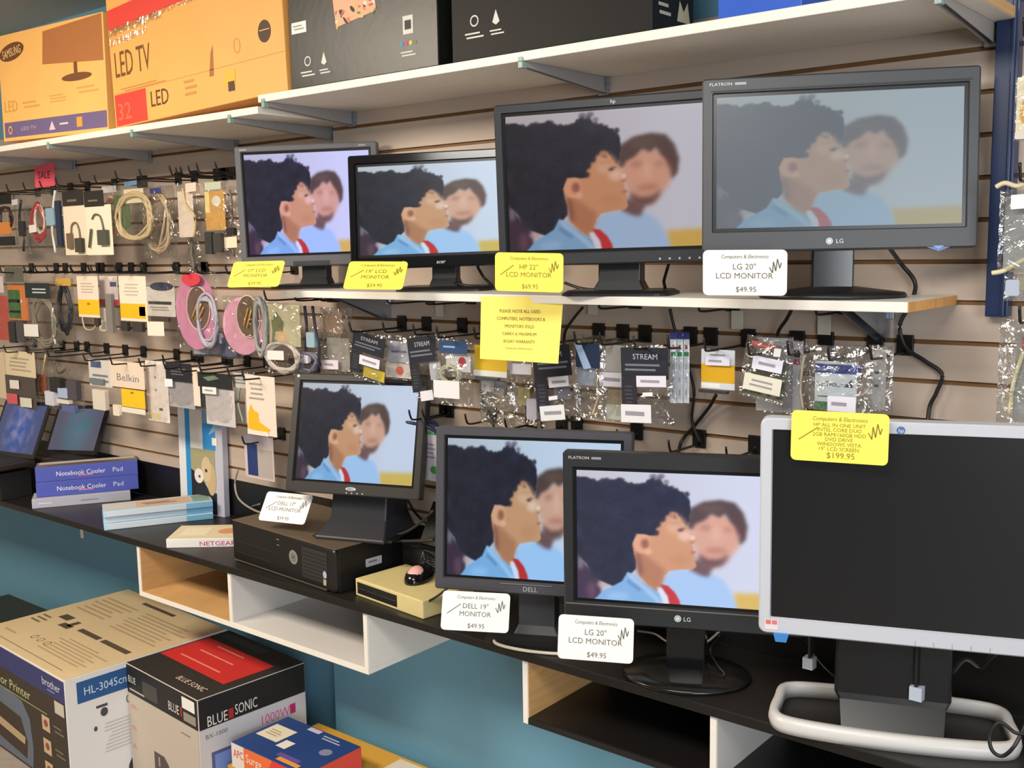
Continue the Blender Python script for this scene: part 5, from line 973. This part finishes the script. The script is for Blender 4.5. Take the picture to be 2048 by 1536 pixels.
row(GC, WYL, [
 ('cable_card', 'cream card cut by the left edge of the photo in the third row', 'cable card', (-14, 704, 12, 795), 1.97, [('card', 'backing_card', 0, 0, 1, 1, (222, 200, 172))]),
 ('cable_pack', 'packet with cream printed header above a dark board with small stickers', 'cable pack', (12, 700, 78, 815), 1.95, [('card', 'header_card', .08, .02, .98, .45, (222, 204, 172), [('bars', .2, .12, .85, .38, 4, (176, 160, 132))]), ('card', 'dark_board', .05, .45, .95, 1, (84, 74, 70)), ('sticker', 'white_sticker', .22, .52, .5, .68, (234, 226, 218)), ('sticker', 'red_sticker', .1, .76, .42, .95, (214, 96, 104)), ('sticker', 'price_sticker', .5, .8, .84, .97, (226, 220, 200))], dict(bag='c')),
 ('cable_pack', 'crinkled clear packet with orange red part in the third row', 'cable pack', (62, 698, 112, 800), 1.98, [('block', 'orange_part', .1, .5, .6, .85, (196, 110, 84), .008), ('wire', 'cable', [(.7, .1), (.5, .5), (.2, .9)], (214, 190, 150), .004)], dict(bag='h', th=.016)),
 ('adapter_pack', 'packet of black and white power adapters in the third row', 'adapter pack', (96, 728, 168, 822), 1.95, [('block', 'adapter', .2, .3, .5, .6, (34, 32, 34), .02), ('block', 'adapter', .05, .6, .3, .9, (206, 206, 220), .02), ('block', 'adapter', .42, .5, .68, .7, (168, 186, 216), .018), ('block', 'adapter', .36, .74, .7, .82, (222, 214, 200), .016), ('block', 'adapter', .72, .3, .96, .7, (76, 70, 80), .02), ('block', 'adapter', .5, .84, .85, .98, (90, 100, 150), .014), ('wire', 'cable', [(.3, .0), (.4, .2), (.6, .1)], (90, 78, 66), .004)], dict(bag='c')),
 ('cable_card', 'small white card with navy print beside the adapters', 'cable card', (180, 715, 226, 820), 1.95, [('card', 'backing_card', 0, .05, .98, .55, (208, 204, 200), [('rect', .1, .08, .55, .2, (80, 94, 130)), ('bars', .1, .3, .9, .5, 2, (120, 120, 126))]), ('block', 'plug', .25, .6, .8, .98, (216, 206, 192), .014), ('block', 'plug', .1, .4, .7, .5, (110, 120, 124), .008)]),
 ('cable_card', 'wide cream printed card with a hanging yellow square in the third row', 'cable card', (222, 724, 294, 828), 1.93, [('card', 'backing_card', .0, .0, .95, .5, (226, 208, 188), [('text', 'Belkin', .5, .3, .6, .14, (126, 120, 134))]), ('card', 'yellow_tag', .3, .52, .94, .86, YE, [('oval', .6, .58, .05, .02, (150, 120, 20))]), ('card', 'white_strip', .26, .87, .94, .97, (226, 216, 206)), ('block', 'plug', .12, .84, .3, 1.05, (226, 214, 196), .01)]),
 ('adapter_pack', 'tall narrow white packet right of the yellow square card', 'adapter pack', (292, 720, 338, 845), 1.95, [('card', 'backing_card', .05, .02, .98, .98, (230, 220, 212), [('oval', .45, .28, .05, .02, (150, 146, 146)), ('oval', .45, .48, .05, .02, (150, 146, 146)), ('rect', .55, .76, .7, .8, (90, 90, 100)), ('rect', 0, .85, .6, .95, (222, 204, 160))])], dict(bag='c')),
 ('cable_pack', 'grey packet with black header left of the cream strip', 'cable pack', (336, 724, 390, 815), 1.95, [('card', 'header_card', .02, .02, .98, .42, (30, 32, 42), [('bars', .2, .12, .8, .3, 3, (100, 106, 110))]), ('card', 'paper_insert', .05, .42, .98, 1, (164, 160, 162)), ('sticker', 'price_sticker', .0, .38, .3, .56, (230, 232, 238))], dict(bag='c')),
 ('cable_card', 'narrow cream strip card between the two black headed packets', 'cable card', (387, 736, 404, 812), 1.93, [('card', 'backing_card', 0, 0, 1, 1, (232, 212, 196))]),
 ('cable_pack', 'clear packet with black header and white sticker behind the upright box', 'cable pack', (402, 744, 472, 850), 1.93, [('card', 'header_card', .0, .02, .98, .3, (30, 34, 36), [('poly', [(.15, .12), (.5, .06), (.62, .12), (.3, .18)], (110, 126, 110))]), ('card', 'side_strip', .0, .3, .14, .7, (34, 36, 34)), ('card', 'paper_insert', .16, .3, .98, 1, (196, 190, 190)), ('sticker', 'price_sticker', .16, .28, .56, .42, (232, 226, 224), 1)], dict(bag='c', zg=GC)),
 ('cable_pack', 'clear packet with pale grey printed header left of the cream starburst card', 'cable pack', (470, 744, 514, 850), 1.94, [('card', 'header_card', .05, .02, .98, .3, (186, 184, 176), [('bars', .1, .06, .9, .24, 3, (120, 122, 120))]), ('wire', 'cable', [(.3, .3), (.2, .6), (.4, .95)], (140, 150, 140), .004), ('card', 'paper_insert', .5, .4, .95, .95, (196, 178, 164))], dict(bag='c')),
 ('cable_card', 'cream printed card with an orange starburst beside the black square monitor', 'cable card', (494, 752, 552, 880), 1.91, [('card', 'backing_card', .0, .0, 1, .92, (230, 212, 198), [('bars', .1, .1, .75, .4, 4, (160, 152, 142)), ('poly', [(.05, .6), (.15, .45), (.25, .55), (.4, .58), (.42, .72), (.8, .82), (.7, .88), (.3, .88), (.02, .84)], (238, 176, 32))]), ('card', 'white_strip', .0, .86, .72, .93, (226, 218, 206))]),
])
hang('cable_card', 'lilac and navy card hanging low behind the black square monitor', 'cable card', (490, 872, 548, 958), 2.03, [('card', 'backing_card', 0, 0, 1, 1, (200, 188, 192), [('rect', .1, .2, .45, .94, (34, 54, 112)), ('rect', .45, .3, .95, .95, (176, 168, 162)), ('rect', 0, .0, .9, .18, (214, 202, 214))])], zg=Z(.411 - .0757 * 13), yw=WYL)
row(Z(.4164 - .0762 * 7), WY, [
 ('cable_pack', 'clear packet with a green arch picture and white sticker under the shelf end', 'cable pack', (528, 606, 606, 748), 1.93, [('card', 'paper_insert', .15, .02, .95, .6, (190, 184, 152), [('poly', [(.22, .26), (.36, .12), (.55, .28), (.5, .4), (.32, .4), (.28, .52), (.5, .56), (.5, .6), (.2, .57), (.24, .4)], (110, 116, 76)), ('rect', .38, .4, .58, .54, (216, 176, 134))]), ('coil', 'cable', .5, .76, .4, .2, (186, 176, 168), 3, .005), ('sticker', 'price_sticker', .2, .66, .62, .8, (234, 222, 218))], dict(bag='c', th=.014)),
 ('cable_pack', 'clear packet with navy and black cables under the middle shelf', 'cable pack', (598, 612, 652, 748), 1.95, [('wire', 'cable', [(.3, .0), (.35, .35), (.3, .7), (.6, .95)], (36, 38, 54), .0045), ('wire', 'cable', [(.6, .0), (.7, .4), (.8, .6), (.7, .95)], (40, 40, 56), .0045), ('block', 'plug', .4, .38, .7, .6, (150, 176, 190), .01), ('block', 'plug', .1, .72, .45, .84, (206, 206, 214), .01), ('coil', 'cable', .4, .82, .3, .14, (110, 106, 122), 2, .005)], dict(bag='c')),
 ('cable_pack', 'clear packet with pinkish card beside the steel bracket under the middle shelf', 'cable pack', (642, 616, 706, 748), 1.97, [('card', 'paper_insert', .1, .06, .7, .38, (190, 156, 134)), ('card', 'backing_card', .2, .45, .9, .95, (178, 170, 160)), ('sticker', 'price_sticker', .1, .78, .62, .93, (224, 214, 224), 1)], dict(bag='h')),
])
STK = [('bars', .3, .08, .8, .14, 1, (190, 194, 206)), ('bars', .1, .2, .95, .26, 2, (140, 146, 160))]
def startech(px, Y, label, extra, roll=0, **k):
    hang('cable_pack', label, 'cable pack', px, Y, [('card', 'black_label', .02, .03, .98, .42, (24, 28, 42), [('text', 'STREAM', .52, .14, .5, .07, (180, 184, 196)), ('bars', .08, .22, .94, .34, 2, (110, 116, 130))]), ('card', 'black_stem', .02, .42, .34, .86, (30, 32, 44), [('bars', .08, .5, .28, .8, 6, (60, 62, 72))])] + extra, bag='c', roll=roll, zg=GD, yw=WY, th=.012, **k)
startech((702, 664, 768, 762), 1.93, 'black labelled packet with yellow base above the black square monitor', [('sticker', 'price_sticker', .32, .46, .92, .66, (226, 220, 234), 1), ('card', 'yellow_insert', .36, .7, 1, .92, (190, 170, 60))], roll=-10)
row(GD, WY, [
 ('cable_pack', 'clear packet with white labels and a coral dot behind the black square monitor', 'cable pack', (768, 672, 834, 760), 1.96, [('card', 'paper_insert', .1, .12, .85, .6, (206, 206, 218), [('bars', .2, .3, .7, .42, 1, (130, 120, 160))]), ('card', 'paper_insert', .05, .62, .95, .95, (226, 216, 210)), ('oval', 'red_seal', .5, .78, .1, .1, (222, 104, 84))], dict(bag='h')),
])
startech((832, 668, 892, 800), 1.94, 'black labelled packet leaning right between the clear packets', [('sticker', 'price_sticker', .3, .84, .72, 1.0, (222, 222, 230)), ('card', 'paper_insert', .6, .42, .98, .7, (196, 200, 206))], roll=8)
row(GD, WY, [
 ('cable_pack', 'clear packet with blue header and red spot above a yellow dotted label', 'cable pack', (872, 672, 946, 812), 1.91, [('card', 'header_card', .2, .06, .95, .24, (36, 70, 112), [('bars', .3, .12, .7, .18, 1, (150, 170, 200))]), ('card', 'paper_insert', .3, .26, .95, .5, (206, 206, 208)), ('oval', 'red_seal', .74, .36, .09, .07, (172, 60, 66)), ('coil', 'cable', .45, .55, .25, .12, (176, 176, 150), 3, .003), ('sticker', 'price_sticker', .08, .62, .78, .88, (228, 226, 228)), ('oval', 'yellow_seal', .3, .72, .1, .05, (206, 206, 70))], dict(bag='c', th=.014)),
 ('cable_card', 'yellow card hanging below the big yellow notice', 'cable card', (950, 684, 1014, 756), 1.93, [('card', 'backing_card', 0, .1, 1, .82, (216, 178, 36)), ('card', 'white_strip', -.04, .8, 1, .96, (226, 224, 218)), ('block', 'plug', .1, .97, .8, 1.06, (70, 72, 72), .01)]),
 ('cable_pack', 'crumpled clear packet of small metal parts below the yellow notice', 'cable pack', (960, 738, 1030, 850), 1.97, [('block', 'metal_part', .15, .15, .5, .4, (190, 186, 184), .012), ('block', 'metal_part', .55, .2, .8, .45, (150, 148, 150), .012)], dict(bag='h', th=.02)),
 ('cable_pack', 'clear packet with white strip and olive part below the yellow notice', 'cable pack', (1024, 712, 1090, 850), 1.96, [('sticker', 'price_sticker', .1, .1, .75, .26, (222, 220, 232)), ('block', 'olive_part', .3, .45, .65, .7, (140, 132, 96), .012), ('block', 'grey_part', .55, .6, .85, .9, (170, 166, 178), .012)], dict(bag='c', th=.016)),
])
startech((1082, 686, 1162, 842), 1.91, 'black labelled packet with three white stickers right of the notice', [('sticker', 'price_sticker', .42, .42, .92, .56, (222, 218, 220), 1), ('sticker', 'white_label', .38, .66, .6, .72, (226, 226, 230)), ('sticker', 'barcode_sticker', .12, .78, .74, .98, (226, 226, 228), 1), ('card', 'grey_part', .45, .56, .85, .72, (104, 106, 120))], roll=7)
row(GD, WY, [
 ('cable_pack', 'silver antistatic packet with blue diagonal label right of the notice', 'cable pack', (1150, 670, 1212, 838), 1.93, [('card', 'header_card', .15, .1, .9, .38, (40, 56, 84), [('poly', [(.1, .1), (.3, .08), (.65, .38), (.4, .4)], (176, 200, 232))]), ('card', 'paper_insert', .1, .4, .7, .6, (186, 192, 210)), ('wire', 'cable', [(.7, .5), (.8, .7), (.6, .95)], (206, 182, 150), .003)], dict(bag='h', th=.014)),
 ('cable_pack', 'grey packet with a brown board and pale sticker beside the large black label', 'cable pack', (1206, 676, 1256, 842), 1.94, [('card', 'header_card', .05, .08, .95, .4, (170, 166, 160)), ('card', 'brown_board', .2, .6, .8, .8, (150, 136, 112)), ('sticker', 'price_sticker', .0, .4, .98, .58, (226, 218, 224), 1), ('card', 'paper_insert', .1, .8, .8, .98, (176, 176, 166))], dict(bag='c')),
])
startech((1250, 690, 1348, 848), 1.89, 'largest black labelled packet hanging squarely on the slatwall', [('sticker', 'price_sticker', .36, .37, .96, .52, (222, 216, 232), 1), ('sticker', 'white_label', .48, .58, .68, .64, (232, 230, 234)), ('sticker', 'barcode_sticker', .02, .74, .64, .98, (226, 226, 230), 1)], roll=2)
for k in range(3):
    hang('cable_pack', 'slim striped packet with blue cap, %s of three beside the large black label' % ('left one', 'middle one', 'right one')[k], 'cable pack', (1341 + 13 * k, 664, 1353 + 13 * k, 806), 1.925 + .006 * k, [('card', 'backing_card', 0, .1, 1, 1, (206, 212, 220), [('rect', .3, .18, .7, .24, (150, 60, 60)), ('rect', .1, .28, .9, .34, (40, 140, 80)), ('bars', .3, .4, .7, .95, 3, (170, 176, 186))]), ('card', 'blue_cap', 0, 0, 1, .1, (46, 56, 120))], bag='c', th=.003, zg=GD if k == 1 else None, yw=WY)
row(GD, WY, [
 ('cable_card', 'card with white top, mustard middle and white bottom strip', 'cable card', (1403, 690, 1470, 782), 1.93, [('card', 'backing_card', .0, .1, 1, .96, (206, 212, 220), [('rect', 0, .42, 1, .82, (214, 164, 20)), ('bars', .25, .18, .9, .26, 1, (130, 136, 144)), ('rect', 0, .84, .56, .93, (232, 232, 228))]), ('sticker', 'price_sticker', .18, .24, .9, .44, (222, 220, 238), 1), ('block', 'plug', 0, .97, .85, 1.04, (56, 54, 52), .01)]),
 ('circuit_board_pack', 'tilted grey antistatic packet with red lettering and two white stickers', 'circuit board pack', (1476, 676, 1572, 800), 1.90, [('card', 'circuit_board', .08, .3, .95, .95, (84, 88, 74)), ('card', 'red_lettering', .12, .08, .62, .17, (190, 92, 92), [('bars', .14, .1, .6, .15, 1, (214, 140, 140))]), ('sticker', 'price_sticker', .26, .28, .88, .5, (222, 222, 236), 1), ('sticker', 'barcode_sticker', .14, .58, .92, .86, (222, 218, 200), 2), ('sticker', 'square_sticker', .66, .1, .8, .24, (228, 228, 228))], dict(bag='h', roll=-9)),
 ('cable_pack', 'white plastic packet behind the tilted antistatic packet', 'cable pack', (1512, 672, 1586, 826), 1.95, [('card', 'backing_card', .02, .02, .98, .98, (184, 184, 188)), ('card', 'header_card', .1, .02, .9, .12, (196, 198, 204))], dict(bag='c', zg=None)),
 ('cable_pack', 'narrow packet with dark red marks next to the tilted antistatic packet', 'cable pack', (1584, 680, 1616, 826), 1.94, [('card', 'backing_card', .05, .02, .7, .98, (180, 178, 184), [('rect', .1, .14, .5, .24, (60, 56, 70)), ('rect', .1, .26, .5, .34, (150, 70, 86))]), ('wire', 'cable', [(.8, .2), (.6, .6), (.8, .95)], (196, 186, 160), .003)], dict(bag='c')),
 ('network_card_pack', 'clear packet with navy stripe and white card right of the tilted packet', 'network card pack', (1618, 692, 1746, 824), 1.89, [('card', 'backing_card', .1, .24, .76, .98, (206, 216, 222), [('rect', .1, .28, .82, .42, (38, 60, 136)), ('text', 'StarTech', .3, .35, .32, .07, (200, 210, 234)), ('text', 'StarTech.com', .38, .58, .5, .08, (40, 44, 70)), ('poly', [(.56, .62), (.68, .5), (.7, .62)], (30, 36, 70)), ('rect', .1, .86, .4, .98, (60, 120, 80)), ('bars', .14, .76, .4, .8, 1, (70, 76, 96))]), ('sticker', 'price_sticker', .36, .74, .8, .98, (224, 222, 236), 1)], dict(bag='h', th=.014)),
 ('cable_pack', 'clear packet with faint grey marks behind the navy striped packet', 'cable pack', (1740, 690, 1786, 822), 1.94, [('card', 'paper_insert', .05, .06, .7, .98, (192, 188, 186), [('rect', .2, .4, .4, .44, (90, 86, 84)), ('rect', .2, .6, .4, .64, (90, 86, 84))])], dict(bag='h')),
])
hang('cable_pack', 'clear packet with green print hanging behind the dark grey monitor', 'cable pack', (826, 850, 880, 962), 1.99, [('card', 'backing_card', .15, .05, .98, .98, (204, 202, 214), [('rect', .3, .1, .95, .16, (80, 160, 90)), ('bars', .3, .3, .9, .6, 4, (150, 146, 170)), ('oval', .78, .78, .14, .07, (60, 150, 80))])], bag='c', zg=GE, yw=WY)
hang('cable_pack', 'beige packet beside the black square monitor, half hidden', 'cable pack', (806, 850, 832, 958), 2.0, [('card', 'backing_card', .1, .1, .9, .95, (150, 140, 112))], bag='c', zg=None)
b = MB(); q0 = at(860, 838, Y=1.99)
b.tube([(q0.x - .12 + .02 * k, 1.99 + .012 * math.sin(k * 1.3), q0.z - .012 + .01 * math.sin(k * .5)) for k in range(12)], .005, C((36, 42, 84), .4)); b.tube([(q0.x - .12 + .02 * k, 1.975 + .01 * math.cos(k), q0.z - .022 + .012 * math.sin(k * .45 + .4)) for k in range(11)], .005, C((36, 42, 84), .4))
tag(b.build('network_cable'), 'dark blue cable coil hanging above the dark grey monitor', 'cable')

# empty hooks seen in the gaps
def hooks(pxs, py, zg, yw, L, label, group):
    for x in pxs: hook(at(x, py, Y=yw).x, zg, yw, L, label, group)
hooks((466, 450), 348, GA, WYL, .16, 'empty black hook in the top row beside the leftmost grey monitor', 'empty hooks in the top left row')
hooks((132, 205, 240), 536, GB, WYL, .12, 'empty black hook in the row just above the yellow square cards', 'empty hooks in the second left row')
hooks((410, 480), 535, GB, WYL, .12, 'empty black hook in the second row right of the pink oval pack', 'empty hooks right of the pink pack')
hooks((126, 176, 252), 700, GC, WYL, .14, 'empty black hook in the third row above the adapters', 'empty hooks in the third left row')
hooks((390, 460), 716, GC, WYL, .12, 'empty black hook in the third row above the black headed packets', 'empty hooks above the black headed packets')
hooks((746, 868, 944), 650, Z(.4164 - .0762 * 7), WY, .17, 'empty black hook above the black labelled packets left of the notice', 'empty hooks left of the notice')
hooks((1272, 1466, 1692), 668, Z(.4164 - .0762 * 7), WY, .15, 'empty black hook above the packets right of the notice', 'empty hooks right of the notice')
hooks((822, 900, 985, 1063), 838, GE, WY, .10, 'empty black hook low on the slatwall below the clear packets', 'low empty hooks left of centre')
hooks((1125, 1155, 1275), 858, GE, WY, .08, 'empty black hook just above the dark grey monitor', 'low empty hooks above the dark grey monitor')
hooks((1400, 1512), 886, GE, WY, .13, 'empty black hook between the bright monitor and the silver one', 'low empty hooks above the bright monitor')
for (x, y, lb) in ((878, 618, 'small clear label holder under the shelf left of the notice'), (1185, 612, 'small clear label holder under the shelf right of the notice'), (1474, 640, 'small clear label holder on the slatwall under the white card'), (1648, 650, 'square clear label holder on the slatwall beside the steel bracket')):
    q = at(x, y, Y=WY - .012); b = MB(); b.box(-.014, 0, -.02, .014, .0015, .02, M('milky_plastic', (206, 202, 190), .35)); b.box(-.005, .0015, -.006, .005, .0115, .006, M('milky_plastic')); o = b.build('label_holder', loc=q, bevel=.0008); tag(o, lb, 'label holder')
# packets hanging at the right edge
zr = lambda k: Z(.4164 - .0762 * k)
hang('cable_pack', 'cream packet with orange spot at the right edge near the top', 'cable pack', (2030, 150, 2090, 282), 1.93, [('card', 'paper_insert', .05, .02, 1, .95, (230, 220, 190)), ('oval', 'orange_spot', .4, .55, .2, .2, (214, 160, 70)), ('block', 'plug', .1, .85, .5, .97, (206, 200, 190), .01)], bag='c', zg=zr(1), yw=WY)
hang('cable_pack', 'large silvery clear packet with white label at the right edge', 'cable pack', (1998, 378, 2110, 545), 1.90, [('card', 'paper_insert', .1, .08, .95, .95, (150, 152, 154)), ('sticker', 'price_sticker', .25, .06, .6, .24, (236, 236, 236))], bag='h', th=.016, zg=zr(4), yw=WY)
hang('cable_pack', 'small clear packet of blue grey pieces at the right edge', 'cable pack', (2008, 548, 2080, 602), 1.92, [('block', 'plastic_part', .1, .2, .5, .8, (170, 182, 200), .014), ('block', 'plastic_part', .5, .1, .9, .6, (140, 136, 110), .014)], bag='h', zg=None)
hang('cable_pack', 'long clear packet with red corner at the lower right edge', 'cable pack', (1996, 640, 2110, 850), 1.91, [('card', 'paper_insert', .3, .1, .98, .95, (150, 150, 146)), ('card', 'red_corner', .42, .16, .7, .28, (204, 60, 56)), ('wire', 'cable', [(.45, .3), (.3, .6), (.25, .9)], (206, 196, 160), .004)], bag='h', th=.016, zg=zr(7), yw=WY)
for (pts, lb) in (([(1992, 374), (2010, 366), (2035, 372), (2060, 362)], 'cream cable end sticking out at the right edge above the silvery packet'), ([(1984, 546), (2005, 542), (2028, 530), (2055, 516)], 'cream cable end sticking out at the right edge below the silvery packet')):
    cord(lb, [A(x, y, 1.90) for x, y in pts], .004, C((222, 208, 170), .5), name='cable_end')
